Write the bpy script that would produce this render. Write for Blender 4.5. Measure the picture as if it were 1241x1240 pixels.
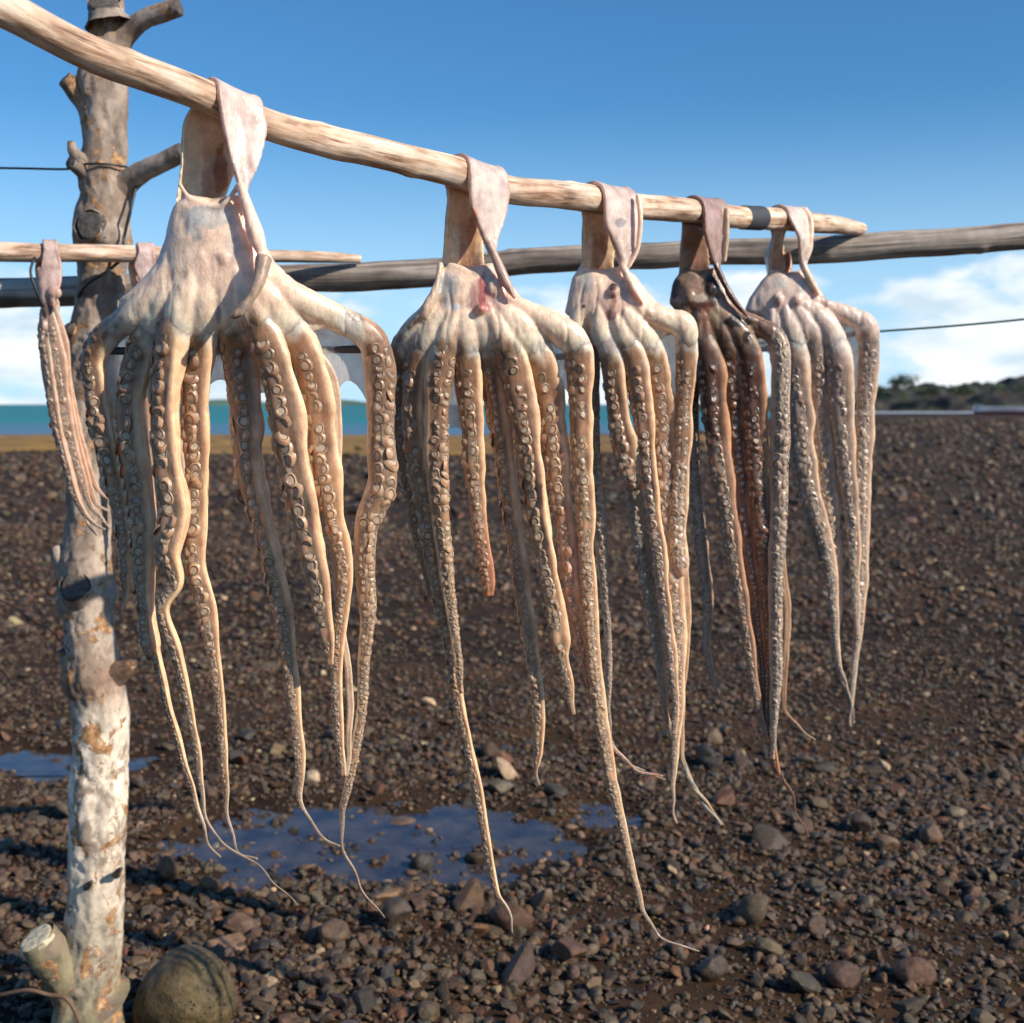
import bpy, math
import numpy as np
from mathutils import Vector, kdtree

# ---------------------------------------------------------------- camera, sky, sun, exposure
S = bpy.context.scene
for o in list(bpy.data.objects): bpy.data.objects.remove(o)
F, CX, CY, H = 1500.0, 620.5, 620.0, 1.55
PITCH = math.atan(130 / F)
cam_d = bpy.data.cameras.new('camera'); cam = bpy.data.objects.new('camera', cam_d)
S.collection.objects.link(cam); S.camera = cam
cam.location = (0, 0, H); cam.rotation_euler = (math.pi / 2 - PITCH, 0, 0)
cam_d.sensor_width = 36; cam_d.lens = 36 * F / 1241.0
cam_d.clip_start = .05; cam_d.clip_end = 20000
cam_d.dof.use_dof = True; cam_d.dof.focus_distance = 1.8; cam_d.dof.aperture_fstop = 6.3
S.view_settings.view_transform = 'Standard'; S.view_settings.look = 'None'
S.view_settings.gamma = 1; S.view_settings.exposure = .26

SUN_EL, SUN_AZ = math.radians(32), math.radians(120)      # azimuth from +Y towards +X
w = bpy.data.worlds.new('World'); S.world = w; w.use_nodes = True
nt = w.node_tree; N = nt.nodes; L = nt.links
for n in list(N): N.remove(n)
def nd(tree, t, **k):
    n = tree.nodes.new(t)
    for a, b in k.items(): setattr(n, a, b)
    return n
sky = nd(nt, 'ShaderNodeTexSky', sky_type='NISHITA', sun_disc=False)
sky.sun_elevation = SUN_EL; sky.sun_rotation = SUN_AZ
sky.air_density = 1.0; sky.dust_density = .35; sky.ozone_density = 2.2
hs = nd(nt, 'ShaderNodeHueSaturation'); hs.inputs['Saturation'].default_value = 1.02; hs.inputs['Value'].default_value = 1.0
L.new(sky.outputs[0], hs.inputs['Color'])
tint = nd(nt, 'ShaderNodeMix', data_type='RGBA', blend_type='MULTIPLY'); tint.inputs[0].default_value = 1; L.new(hs.outputs[0], tint.inputs[6]); tint.inputs[7].default_value = (.50, 1.0, 1.36, 1)
tc = nd(nt, 'ShaderNodeTexCoord'); sp = nd(nt, 'ShaderNodeSeparateXYZ'); L.new(tc.outputs['Generated'], sp.inputs[0])
mp = nd(nt, 'ShaderNodeMapping'); mp.inputs['Scale'].default_value = (1, 1, 2.3); mp.inputs['Location'].default_value = (3.1, 1.7, .4)
L.new(tc.outputs['Generated'], mp.inputs[0])
n1 = nd(nt, 'ShaderNodeTexNoise'); n1.inputs['Scale'].default_value = 7.5; n1.inputs['Detail'].default_value = 9; n1.inputs['Roughness'].default_value = .56
L.new(mp.outputs[0], n1.inputs['Vector'])
thr = nd(nt, 'ShaderNodeValToRGB'); L.new(sp.outputs['Z'], thr.inputs[0])
el = thr.color_ramp.elements; el[0].position = 0; el[0].color = (.36,) * 3 + (1,); el[1].position = .26; el[1].color = (.95,) * 3 + (1,)
for p, v in ((.05, .41), (.095, .515), (.125, .76)):
    e = el.new(p); e.color = (v, v, v, 1)
sub = nd(nt, 'ShaderNodeMath', operation='SUBTRACT'); L.new(n1.outputs['Fac'], sub.inputs[0]); L.new(thr.outputs[0], sub.inputs[1])
mr = nd(nt, 'ShaderNodeMapRange', interpolation_type='SMOOTHSTEP'); L.new(sub.outputs[0], mr.inputs['Value'])
mr.inputs['From Min'].default_value = -.01; mr.inputs['From Max'].default_value = .12; mr.inputs['To Max'].default_value = .93
n2 = nd(nt, 'ShaderNodeTexNoise'); n2.inputs['Scale'].default_value = 16; n2.inputs['Detail'].default_value = 6
mp2 = nd(nt, 'ShaderNodeMapping'); mp2.inputs['Scale'].default_value = (1, 1, 3); L.new(tc.outputs['Generated'], mp2.inputs[0]); L.new(mp2.outputs[0], n2.inputs['Vector'])
cr = nd(nt, 'ShaderNodeValToRGB'); L.new(n2.outputs['Fac'], cr.inputs[0])
cr.color_ramp.elements[0].position = .35; cr.color_ramp.elements[0].color = (7.0, 8.6, 9.8, 1)
cr.color_ramp.elements[1].position = .62; cr.color_ramp.elements[1].color = (11.6, 11.8, 11.8, 1)
hz = nd(nt, 'ShaderNodeMapRange', interpolation_type='SMOOTHSTEP'); L.new(sp.outputs['Z'], hz.inputs['Value']); hz.inputs['From Min'].default_value = 0.0; hz.inputs['From Max'].default_value = .24; hz.inputs['To Min'].default_value = .85; hz.inputs['To Max'].default_value = 0
hm = nd(nt, 'ShaderNodeMix', data_type='RGBA'); L.new(hz.outputs[0], hm.inputs[0]); L.new(tint.outputs[2], hm.inputs[6]); hm.inputs[7].default_value = (6.2, 9.2, 12.2, 1)
mx = nd(nt, 'ShaderNodeMix', data_type='RGBA'); L.new(mr.outputs[0], mx.inputs[0]); L.new(hm.outputs[2], mx.inputs[6]); L.new(cr.outputs[0], mx.inputs[7])
bg = nd(nt, 'ShaderNodeBackground'); bg.inputs['Strength'].default_value = .080
L.new(mx.outputs[2], bg.inputs[0]); wo = nd(nt, 'ShaderNodeOutputWorld'); L.new(bg.outputs[0], wo.inputs[0])

sd = bpy.data.lights.new('sun', 'SUN'); sun = bpy.data.objects.new('sun', sd); S.collection.objects.link(sun)
sd.energy = 5.0; sd.angle = math.radians(.53); sd.color = (1.0, .895, .76)
sv = Vector((math.sin(SUN_AZ) * math.cos(SUN_EL), math.cos(SUN_AZ) * math.cos(SUN_EL), math.sin(SUN_EL)))
sun.rotation_euler = sv.to_track_quat('Z', 'Y').to_euler()

# ---------------------------------------------------------------- helpers
rng = np.random.default_rng(7)
cp, spt = math.cos(PITCH), math.sin(PITCH)
def P(px, py, Y):
    """photo direction (px, py) followed until it is Y metres in front of the camera"""
    u, v = (px - CX) / F, -(py - CY) / F
    d = np.array([u, cp + v * spt, -spt + v * cp])
    return np.array([0, 0, H]) + d * (Y / d[1])
def ground_pt(px, py):
    u, v = (px - CX) / F, -(py - CY) / F
    d = np.array([u, cp + v * spt, -spt + v * cp]); p = np.array([0, 0, H]) + d * (-H / d[2]); return p[0], p[1]

def _h(i, j, k, seed):
    n = (i * 374761393 + j * 668265263 + k * 2147483647 + seed * 144269) & 0xffffffff
    n = ((n ^ (n >> 13)) * 1274126177) & 0xffffffff
    n = ((n ^ (n >> 16)) * 2246822519) & 0xffffffff
    return ((n ^ (n >> 15)) & 0xffff) / 65535.0
def noise(p, scale=1.0, seed=0, octaves=1):
    """value noise -1..1 on an (n,3) array"""
    out = 0; amp = 1; tot = 0
    for o in range(octaves):
        q = np.asarray(p, float) * scale * (2.03 ** o) + 17.3 * (o + 1)
        i = np.floor(q).astype(np.int64); f = q - i; f = f * f * (3 - 2 * f)
        r = 0
        for a in (0, 1):
            for b in (0, 1):
                for c in (0, 1):
                    wgt = (f[:, 0] if a else 1 - f[:, 0]) * (f[:, 1] if b else 1 - f[:, 1]) * (f[:, 2] if c else 1 - f[:, 2])
                    r = r + wgt * _h(i[:, 0] + a, i[:, 1] + b, i[:, 2] + c, seed + o * 31)
        out = out + amp * (2 * r - 1); tot += amp; amp *= .5
    return out / tot

def tag(o, label=None, cat=None, group=None, kind=None):
    if label: o['label'] = label
    if cat: o['category'] = cat
    if group: o['group'] = group
    if kind: o['kind'] = kind
    return o
def empty(name, loc=(0, 0, 0)):
    o = bpy.data.objects.new(name, None); S.collection.objects.link(o); o.location = loc; o.empty_display_size = .1
    return o

class MB:
    """collects geometry (world coordinates) with a colour and a grain vector per vertex"""
    def __init__(s): s.v = []; s.f = []; s.c = []; s.g = []; s.m = []; s.n = 0
    def add(s, v, f, c=(.5, .5, .5), g=None, m=0):
        v = np.asarray(v, float); k = len(v)
        c = np.asarray(c, float)
        if c.ndim == 1: c = np.tile(c, (k, 1))
        s.v.append(v); s.c.append(c); s.g.append(v if g is None else np.asarray(g, float))
        s.f.extend([tuple(a + s.n for a in q) for q in f]); s.m.extend([m] * len(f)); s.n += k
        return s
    def build(s, name, mats, parent=None, loc=None, smooth=True):
        v = np.vstack(s.v); c = np.vstack(s.c); g = np.vstack(s.g)
        if loc is None: loc = np.array(parent.location) if parent else np.zeros(3)
        loc = np.array(loc, float)
        me = bpy.data.meshes.new(name); me.from_pydata((v - loc).tolist(), [], s.f); me.update()
        if not isinstance(mats, (list, tuple)): mats = [mats]
        for x in mats: me.materials.append(x)
        me.polygons.foreach_set('material_index', s.m)
        me.polygons.foreach_set('use_smooth', [smooth] * len(s.f))
        a = me.color_attributes.new('col', 'FLOAT_COLOR', 'POINT')
        a.data.foreach_set('color', np.hstack([c, np.ones((len(c), 1))]).ravel().astype(np.float32))
        b = me.attributes.new('grain', 'FLOAT_VECTOR', 'POINT'); b.data.foreach_set('vector', g.ravel().astype(np.float32))
        o = bpy.data.objects.new(name, me); S.collection.objects.link(o)
        if parent: o.parent = parent
        else: o.location = loc
        return o

def spline(pts, step):
    """Catmull-Rom through rows of an (n,k) array, resampled evenly by 3-D length"""
    p = np.asarray(pts, float); n = len(p)
    q = np.vstack([2 * p[0] - p[1], p, 2 * p[-1] - p[-2]]); out = []
    for i in range(n - 1):
        a, b, c, d = q[i], q[i + 1], q[i + 2], q[i + 3]
        for t in np.linspace(0, 1, 24, endpoint=False):
            out.append(.5 * ((2 * b) + (-a + c) * t + (2 * a - 5 * b + 4 * c - d) * t * t + (-a + 3 * b - 3 * c + d) * t ** 3))
    out.append(p[-1]); out = np.array(out)
    L_ = np.r_[0, np.cumsum(np.linalg.norm(np.diff(out[:, :3], axis=0), axis=1))]
    m = max(4, int(L_[-1] / step)); s_ = np.linspace(0, L_[-1], m)
    return np.stack([np.interp(s_, L_, out[:, k]) for k in range(out.shape[1])], 1), s_

def frames(C, ref=(0, -1, 0)):
    T = np.gradient(C, axis=0); T /= np.linalg.norm(T, axis=1)[:, None] + 1e-12
    ref = np.asarray(ref, float); U = ref - (T @ ref)[:, None] * T
    U /= np.linalg.norm(U, axis=1)[:, None] + 1e-9
    return T, U, np.cross(T, U)

def grid_faces(nr, ns, closed=True, flip=False):
    f = []
    for i in range(nr - 1):
        for j in range(ns if closed else ns - 1):
            a, b = i * ns + j, i * ns + (j + 1) % ns
            q = (a, b, b + ns, a + ns); f.append(q[::-1] if flip else q)
    return f
def tube(mb, C, R, seg=24, ref=(0, -1, 0), rfun=None, col=(.5, .5, .5), cfun=None, m=0, flat=1.0, cap=True, s0=None):
    """C (n,3) centres, R (n) radii"""
    T, U, V = frames(C, ref); n = len(C); ph = np.linspace(0, 2 * np.pi, seg, endpoint=False)
    s_ = np.r_[0, np.cumsum(np.linalg.norm(np.diff(C, axis=0), axis=1))]
    rr = R[:, None] * np.ones((n, seg))
    if rfun is not None: rr = rr * rfun(s_[:, None], ph[None, :], C)
    v = C[:, None, :] + rr[:, :, None] * (flat * np.cos(ph)[None, :, None] * U[:, None, :] + np.sin(ph)[None, :, None] * V[:, None, :])
    g = np.stack([np.cos(ph)[None, :] * R[:, None], np.sin(ph)[None, :] * R[:, None], s_[:, None] * np.ones((1, seg))], 2)
    c = np.tile(np.asarray(col, float), (n * seg, 1)) if cfun is None else cfun(s_[:, None] * np.ones((1, seg)), ph[None, :] * np.ones((n, 1)), C).reshape(-1, 3)
    v = v.reshape(-1, 3); g = g.reshape(-1, 3); f = grid_faces(n, seg)
    if cap:
        k = len(v); v = np.vstack([v, C[0] - T[0] * R[0] * .25, C[-1] + T[-1] * R[-1] * .25]); g = np.vstack([g, g[0] * 0, g[-1] * [0, 0, 1]]); c = np.vstack([c, c[0], c[-1]])
        f += [(k, (j + 1) % seg, j) for j in range(seg)]
        b = (n - 1) * seg; f += [(k + 1, b + j, b + (j + 1) % seg) for j in range(seg)]
    mb.add(v, f, c, g, m); return T, U, V, s_

# ---------------------------------------------------------------- materials
def mat(name):
    m = bpy.data.materials.new(name); m.use_nodes = True
    t = m.node_tree; b = t.nodes['Principled BSDF']; return m, t, b
def nz(t, vec, scale, detail=4, rough=.55, dist=0):
    n = t.nodes.new('ShaderNodeTexNoise'); n.inputs['Scale'].default_value = scale; n.inputs['Detail'].default_value = detail
    n.inputs['Roughness'].default_value = rough; n.inputs['Distortion'].default_value = dist
    if vec is not None: t.links.new(vec, n.inputs['Vector'])
    return n.outputs['Fac']
def ramp(t, fac, stops):
    r = t.nodes.new('ShaderNodeValToRGB'); t.links.new(fac, r.inputs[0]); e = r.color_ramp.elements
    while len(e) < len(stops): e.new(.5)
    for i, (p, c) in enumerate(stops):
        e[i].position = p; e[i].color = (c, c, c, 1) if isinstance(c, (int, float)) else tuple(c) + (1,)
    return r.outputs[0]
def mixc(t, fac, a, b, mode='MIX'):
    n = t.nodes.new('ShaderNodeMix'); n.data_type = 'RGBA'; n.blend_type = mode
    for s_, x in ((0, fac), (6, a), (7, b)):
        if isinstance(x, (int, float)): n.inputs[s_].default_value = x
        elif isinstance(x, tuple): n.inputs[s_].default_value = x + (1,)
        else: t.links.new(x, n.inputs[s_])
    return n.outputs[2]
def attr(t, name, out='Color'):
    a = t.nodes.new('ShaderNodeAttribute'); a.attribute_name = name; return a.outputs[out]
def mapv(t, vec, scale, loc=(0, 0, 0)):
    m = t.nodes.new('ShaderNodeMapping'); m.inputs['Scale'].default_value = scale; m.inputs['Location'].default_value = loc; t.links.new(vec, m.inputs[0]); return m.outputs[0]
def bump(t, b, h, strength, dist, prev=None):
    n = t.nodes.new('ShaderNodeBump'); n.inputs['Strength'].default_value = strength; n.inputs['Distance'].default_value = dist
    t.links.new(h, n.inputs['Height'])
    if prev is not None: t.links.new(prev, n.inputs['Normal'])
    t.links.new(n.outputs[0], b.inputs['Normal']); return n.outputs[0]
def geo(t): return t.nodes.new('ShaderNodeNewGeometry').outputs['Position']

def skin_material(name, sss=.5, rough=(.22, .46), mott=.34):
    m, t, b = mat(name); g = geo(t); a = attr(t, 'col')
    f1 = ramp(t, nz(t, g, 55, 6, .65), [(.30, 1 - mott), (.72, 1.12)])
    c = mixc(t, 1.0, a, f1, 'MULTIPLY')
    f2 = ramp(t, nz(t, g, 420, 3), [(.36, .78), (.6, 1.05)]); c = mixc(t, .4, c, f2, 'MULTIPLY')
    veins = ramp(t, nz(t, mapv(t, g, (1, 1, .35)), 28, 5, .6, 1.5), [(.485, 1.0), (.50, .70), (.515, 1.0)])
    c = mixc(t, .35, c, veins, 'MULTIPLY')
    t.links.new(c, b.inputs['Base Color'])
    t.links.new(ramp(t, nz(t, g, 70, 4), [(.3, rough[0]), (.7, rough[1])]), b.inputs['Roughness'])
    b.inputs['Subsurface Weight'].default_value = sss; b.inputs['Subsurface Radius'].default_value = (1, .48, .26); b.inputs['Subsurface Scale'].default_value = .015
    b.inputs['Coat Weight'].default_value = .20; b.inputs['Coat Roughness'].default_value = .22; b.inputs['IOR'].default_value = 1.4
    p = bump(t, b, nz(t, mapv(t, g, (1, 1, .5)), 150, 5, .6), .45, .003)
    bump(t, b, nz(t, g, 600, 2), .3, .0008, p)
    return m
SKIN = skin_material('octopus_skin')
def web_material():
    m, t, b = mat('octopus_web'); g = geo(t)
    f = nz(t, mapv(t, g, (1, 1, .3)), 120, 5, .7)
    t.links.new(ramp(t, f, [(.3, (.52, .47, .42)), (.7, (.86, .80, .72))]), b.inputs['Base Color'])
    b.inputs['Roughness'].default_value = .22; b.inputs['Coat Weight'].default_value = .5
    t.links.new(ramp(t, f, [(.3, .22), (.7, .66)]), b.inputs['Alpha'])
    b.inputs['Transmission Weight'].default_value = 0
    tr = t.nodes.new('ShaderNodeBsdfTranslucent'); tr.inputs[0].default_value = (.75, .70, .62, 1)
    ad = t.nodes.new('ShaderNodeMixShader'); ad.inputs[0].default_value = .35
    t.links.new(b.outputs[0], ad.inputs[1]); t.links.new(tr.outputs[0], ad.inputs[2])
    t.links.new(ad.outputs[0], t.nodes['Material Output'].inputs[0]); bump(t, b, f, .5, .002); return m
WEB = web_material()

def wood_material(name, stops, crack=.20, rough=.75, gs=(60, 60, 3.2)):
    m, t, b = mat(name); g = attr(t, 'grain', 'Vector'); w3 = geo(t)
    gv = mapv(t, g, gs); f = nz(t, gv, 1.0, 8, .6, .4)
    c = ramp(t, f, stops)
    blotch = ramp(t, nz(t, w3, 14, 5, .6), [(.32, .62), (.62, 1.08)]); c = mixc(t, 1, c, blotch, 'MULTIPLY')
    ck = ramp(t, nz(t, mapv(t, g, (gs[0] * 2.2, gs[1] * 2.2, gs[2] * 1.3), (5, 3, 1)), 1, 6, .6), [(.28, crack), (.40, 1.0)])
    c = mixc(t, .9, c, ck, 'MULTIPLY'); c = mixc(t, 1, c, attr(t, 'col'), 'MULTIPLY')
    t.links.new(c, b.inputs['Base Color']); b.inputs['Roughness'].default_value = rough
    p = bump(t, b, f, .55, .004); p = bump(t, b, ck, .6, .002, p); bump(t, b, nz(t, w3, 500, 3), .3, .001, p)
    return m
POLE = wood_material('peeled_pole_wood', [(.34, (.26, .14, .085)), (.46, (.60, .40, .27)), (.60, (.80, .64, .50))], gs=(75, 75, 9))
BEAM = wood_material('weathered_grey_wood', [(.34, (.08, .062, .05)), (.48, (.26, .21, .17)), (.62, (.50, .43, .36))], gs=(50, 50, 2.2))
def bark_material():
    m, t, b = mat('pale_bark'); g = geo(t); a = attr(t, 'col')
    base = ramp(t, nz(t, mapv(t, g, (1, 1, .5)), 22, 7, .62), [(.34, .38), (.5, .88), (.64, 1.15)])
    c = mixc(t, 1, a, base, 'MULTIPLY')
    c = mixc(t, ramp(t, nz(t, mapv(t, g, (1, 1, .7), (7, 2, 5)), 13, 8, .72, .4), [(.50, 0.0), (.57, .8)]), c, (.23, .165, .12))
    pf = ramp(t, nz(t, mapv(t, g, (1, 1, .8), (3, 3, 3)), 17, 7, .7, .6), [(.555, 0.0), (.57, 1.0)])
    pcol = ramp(t, nz(t, g, 60, 4), [(.35, (.20, .10, .045)), (.6, (.50, .27, .12)), (.75, (.62, .48, .33))])
    c = mixc(t, pf, c, pcol)
    df = ramp(t, nz(t, mapv(t, g, (1, 1, 1.4), (9, 1, 3)), 42, 5, .6, .8), [(.70, 0.0), (.715, 1.0)])
    c = mixc(t, df, c, (.045, .035, .03))
    t.links.new(c, b.inputs['Base Color']); b.inputs['Roughness'].default_value = .8
    p = bump(t, b, pf, .7, .004); p = bump(t, b, df, -.8, .004, p); p = bump(t, b, nz(t, g, 90, 6, .7), .5, .004, p); bump(t, b, nz(t, g, 500, 3), .35, .001, p); return m
BARK = bark_material()
def simple(name, col, rough=.6, metal=0.0, nsc=80, var=.3, bs=.3):
    m, t, b = mat(name); g = geo(t)
    c = mixc(t, 1, tuple(col), ramp(t, nz(t, g, nsc, 5), [(.3, 1 - var), (.7, 1 + var * .4)]), 'MULTIPLY')
    t.links.new(c, b.inputs['Base Color']); b.inputs['Roughness'].default_value = rough; b.inputs['Metallic'].default_value = metal
    bump(t, b, nz(t, g, nsc * 3, 3), bs, .001); return m
STICK = simple('dark_stick', (.05, .045, .045), .6)
WIRE_B = simple('black_wire', (.012, .014, .018), .45)
WIRE_G = simple('green_cord', (.01, .06, .055), .5)
BAND_SHADE = simple('shadow_band_dark', (.045, .05, .06), .7)  # dark colour standing in for a shadow on the pole
TWIG = simple('dry_twig', (.16, .09, .055), .8)
CUT = simple('sawn_dark_wood', (.10, .085, .075), .85, nsc=120, var=.6, bs=.8)
CUTP = simple('sawn_pale_wood', (.60, .52, .36), .85, nsc=90, var=.5, bs=.8)

# ---------------------------------------------------------------- ground, sea, puddles
PUD = [(470, 1014, 285, 50, 1.0), (735, 985, 60, 22, .8), (60, 925, 150, 20, .9), (640, 905, 55, 20, .55), (330, 1060, 70, 22, .7), (172, 936, 50, 12, .6)]
def pud_world(p):
    x, y0 = ground_pt(p[0], p[1]); _, ya = ground_pt(p[0], p[1] + p[3]); _, yb = ground_pt(p[0], p[1] - p[3])
    return x, y0, p[2] * y0 / F, (yb - ya) / 2, p[4]
PW = [pud_world(p) for p in PUD]
WATER_Z = -.016
def gheight(x, y):
    q = np.stack([x, y, 0 * x], 1); d = np.clip((y - 2) / 14, 0, 1)
    h = .012 * noise(q, 1.6, 1, 3) + .008 * noise(q, 9, 2, 3) + .010
    h += .02 * d * noise(q, .5, 4, 2)
    e = 0 * x
    wob = .55 * noise(q, 3.2, 8, 5)
    for (cx_, cy_, a, b, k) in PW:
        r = np.sqrt(((x - cx_) / a) ** 2 + ((y - cy_) / b) ** 2) + wob
        e = np.maximum(e, k * np.clip((1.18 - r) / .45, 0, 1))
    h -= .038 * e * (1 + .95 * noise(q, 7, 5, 3))
    return h, e
def axis(fine0, fine1, step, far0, far1, gr=1.12):
    a = list(np.arange(fine0, fine1, step)); s_ = step
    while a[-1] < far1: s_ *= gr; a.append(a[-1] + s_)
    s_ = step; b = []
    x = fine0
    while x > far0: s_ *= gr; x -= s_; b.append(x)
    return np.array(b[::-1] + a)
gx = axis(-4.2, 4.2, .03, -7000, 7000); gy = axis(2.2, 8.5, .03, -60, 9000)
X, Y = np.meshgrid(gx, gy); hx, _ = gheight(X.ravel(), Y.ravel())
fade = np.clip(1 - (np.abs(Y.ravel()) - 60) / 60, 0, 1) * np.clip(1 - (np.abs(X.ravel()) - 60) / 60, 0, 1)
mb = MB(); mb.add(np.stack([X.ravel(), Y.ravel(), hx * fade], 1), grid_faces(len(gy), len(gx), False), (.06, .045, .035))
m, t, b = mat('wet_gravel_sand'); g = geo(t)
c1 = ramp(t, nz(t, g, 3, 8, .65), [(.34, (.030, .022, .017)), (.52, (.058, .043, .032)), (.70, (.100, .072, .048))])
vo = t.nodes.new('ShaderNodeTexVoronoi'); vo.inputs['Scale'].default_value = 34; t.links.new(mapv(t, g, (1, 1, .2)), vo.inputs['Vector'])
c1 = mixc(t, .55, c1, mixc(t, .7, vo.outputs['Color'], (.30, .24, .19)), 'MULTIPLY')
c2 = ramp(t, nz(t, mapv(t, g, (.18, .5, 1)), .55, 9, .72), [(.38, .40), (.5, .95), (.62, 1.75)])
c1 = mixc(t, 1, mixc(t, 1, c1, c2, 'MULTIPLY'), (1.02, .75, .48), 'MULTIPLY')
t.links.new(c1, b.inputs['Base Color']); b.inputs['Roughness'].default_value = .85; b.inputs['Specular IOR Level'].default_value = .2
p_ = bump(t, b, vo.outputs['Distance'], -.8, .02); bump(t, b, nz(t, g, 120, 4), .7, .004, p_)
GROUND = m
tag(mb.build('ground', GROUND), kind='structure')

m, t, b = mat('puddle_water'); g = geo(t)
b.inputs['Base Color'].default_value = (.62, .60, .62, 1); b.inputs['Roughness'].default_value = .03; b.inputs['IOR'].default_value = 1.36
b.inputs['Transmission Weight'].default_value = .80; bump(t, b, nz(t, mapv(t, g, (1, 1.6, 1)), 60, 3), .10, .003)
c_ = ramp(t, nz(t, g, 9, 5), [(.35, (.10, .10, .16)), (.65, (.34, .30, .30))]); t.links.new(c_, b.inputs['Base Color'])
PUDDLE = m
for k, (cx_, cy_, a, b_) in enumerate([(-.30, 4.4, 1.75, .70), (-1.6, 5.42, 2.0, .30)]):
    xs, ys = np.linspace(cx_ - a, cx_ + a, 30), np.linspace(cy_ - b_, cy_ + b_, 20); X2, Y2 = np.meshgrid(xs, ys)
    mb = MB().add(np.stack([X2.ravel(), Y2.ravel(), 0 * X2.ravel() + WATER_Z], 1), grid_faces(20, 30, False), (.1, .1, .1))
    tag(mb.build('puddle', PUDDLE), kind='structure')

def sheet(name, pts, z, mt):
    mb = MB().add([(x, y, z) for x, y in pts], [tuple(range(len(pts)))]); return tag(mb.build(name, mt, smooth=False), kind='structure')
# sea: near edge about 58 m off on the left, the shore swings away on the right
m, t, b = mat('sea_water'); g = geo(t); sx = t.nodes.new('ShaderNodeSeparateXYZ'); t.links.new(g, sx.inputs[0])
mr_ = t.nodes.new('ShaderNodeMapRange'); mr_.inputs['From Min'].default_value = 55; mr_.inputs['From Max'].default_value = 150; t.links.new(sx.outputs['Y'], mr_.inputs['Value'])
ad = t.nodes.new('ShaderNodeMath'); ad.operation = 'ADD'; t.links.new(mr_.outputs[0], ad.inputs[0])
mm = t.nodes.new('ShaderNodeMath'); mm.operation = 'MULTIPLY_ADD'; t.links.new(nz(t, mapv(t, g, (.01, .06, 1)), 1, 5), mm.inputs[0]); mm.inputs[1].default_value = .5; mm.inputs[2].default_value = -.25; t.links.new(mm.outputs[0], ad.inputs[1])
c_ = ramp(t, ad.outputs[0], [(.05, (.10, .18, .27)), (.45, (.05, .19, .25)), (.62, (.03, .20, .22)), (1.0, (.035, .185, .21))])
t.links.new(c_, b.inputs['Base Color']); b.inputs['Roughness'].default_value = .55; b.inputs['Specular IOR Level'].default_value = .12
bump(t, b, nz(t, mapv(t, g, (.3, 1, 1)), 1.2, 4), .5, .3)
SEA = m
sheet('sea', [(-7000, 58), (-30, 57), (-5, 58), (9, 62), (15, 82), (27, 130), (50, 238), (320, 245), (320, 300), (7000, 300), (7000, 8800), (-7000, 8800)], .09, SEA)
m, t, b = mat('brown_seaweed'); g = geo(t)
c_ = ramp(t, nz(t, mapv(t, g, (.5, 1, 1)), .9, 7, .7), [(.34, (.07, .035, .010)), (.50, (.24, .125, .018)), (.68, (.42, .235, .03))])
t.links.new(c_, b.inputs['Base Color']); b.inputs['Roughness'].default_value = .8; bump(t, b, nz(t, g, 3, 5), .8, .1)
# seaweed wrack: a low uneven heap along the water's edge
xs = np.linspace(-75, 11, 420); ys = np.linspace(0, 1, 26); v = []
for j in ys:
    for x in xs:
        edge = 38.5 + 1.6 * math.sin(x * .31) + 1.2 * math.sin(x * .83 + 1) + max(0, x - 5) * 1.0
        v.append((x, edge + (61.5 - edge) * j, 0))
v = np.array(v); jj = np.repeat(ys, len(xs))
v[:, 2] = .035 + np.sin(np.pi * np.clip(jj, 0, 1)) ** .5 * (.10 + .10 * noise(v, .8, 3, 4)) * 1.0
mb = MB().add(v, grid_faces(len(ys), len(xs), False)); tag(mb.build('seaweed', m), kind='stuff')
tag(bpy.data.objects['seaweed'], 'band of golden brown seaweed along the edge of the sea', 'seaweed')
# far islet
def ridge(name, x0, x1, y, w_, hfun, mt, n=160, m_=14):
    v = []
    for j in range(m_):
        a = j / (m_ - 1)
        for i in range(n):
            x = x0 + (x1 - x0) * i / (n - 1)
            v.append((x, y + w_ * (a - .5), max(-.3, hfun(x) * math.sin(math.pi * a) ** .6) if 0 < a < 1 else -.3))
    v = np.array(v); sc = w_ * .08; v[:, 2] += np.where(v[:, 2] > 0, noise(v, 1 / (w_ * .12), 5, 3) * .12 * np.abs(v[:, 2]), 0)
    return MB().add(v, grid_faces(m_, n, False)).build(name, mt)
m, t, b = mat('islet_green'); g = geo(t)
t.links.new(ramp(t, nz(t, g, .02, 5), [(.4, (.05, .10, .08)), (.6, (.09, .15, .10))]), b.inputs['Base Color']); b.inputs['Roughness'].default_value = .9
tag(ridge('hill', -395, -130, 1500, 60, lambda x: 7.5 * min(1, (x + 395) / 30, (-130 - x) / 30) * (.75 + .25 * math.sin(x * .05)), m), kind='structure')
# lava stone bank on the right
m, t, b = mat('lava_bank'); g = geo(t)
c_ = ramp(t, nz(t, g, .35, 8, .7), [(.36, (.010, .012, .012)), (.5, (.028, .028, .026)), (.62, (.07, .062, .05)), (.72, (.17, .14, .11))])
gn = ramp(t, nz(t, mapv(t, g, (1, 1, 2)), .22, 5, .6), [(.52, 0.0), (.60, .85)]); c_ = mixc(t, gn, c_, (.035, .055, .014))
t.links.new(c_, b.inputs['Base Color']); b.inputs['Roughness'].default_value = .9; bump(t, b, nz(t, g, .8, 7, .7), 1, .6)
def bank_h(x):
    px = CX + x / 250 * F
    return np.interp(px, [800, 900, 1060, 1110, 1180, 1241, 1500, 1900], [0, 3.3, 4.7, 5.2, 5.6, 6.9, 8.0, 5.0]) + .35 * math.sin(x * .7) + .25 * math.sin(x * 1.9 + 1)
tag(ridge('terrain', 30, 260, 250, 26, bank_h, m, 420, 26), kind='structure')
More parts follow.
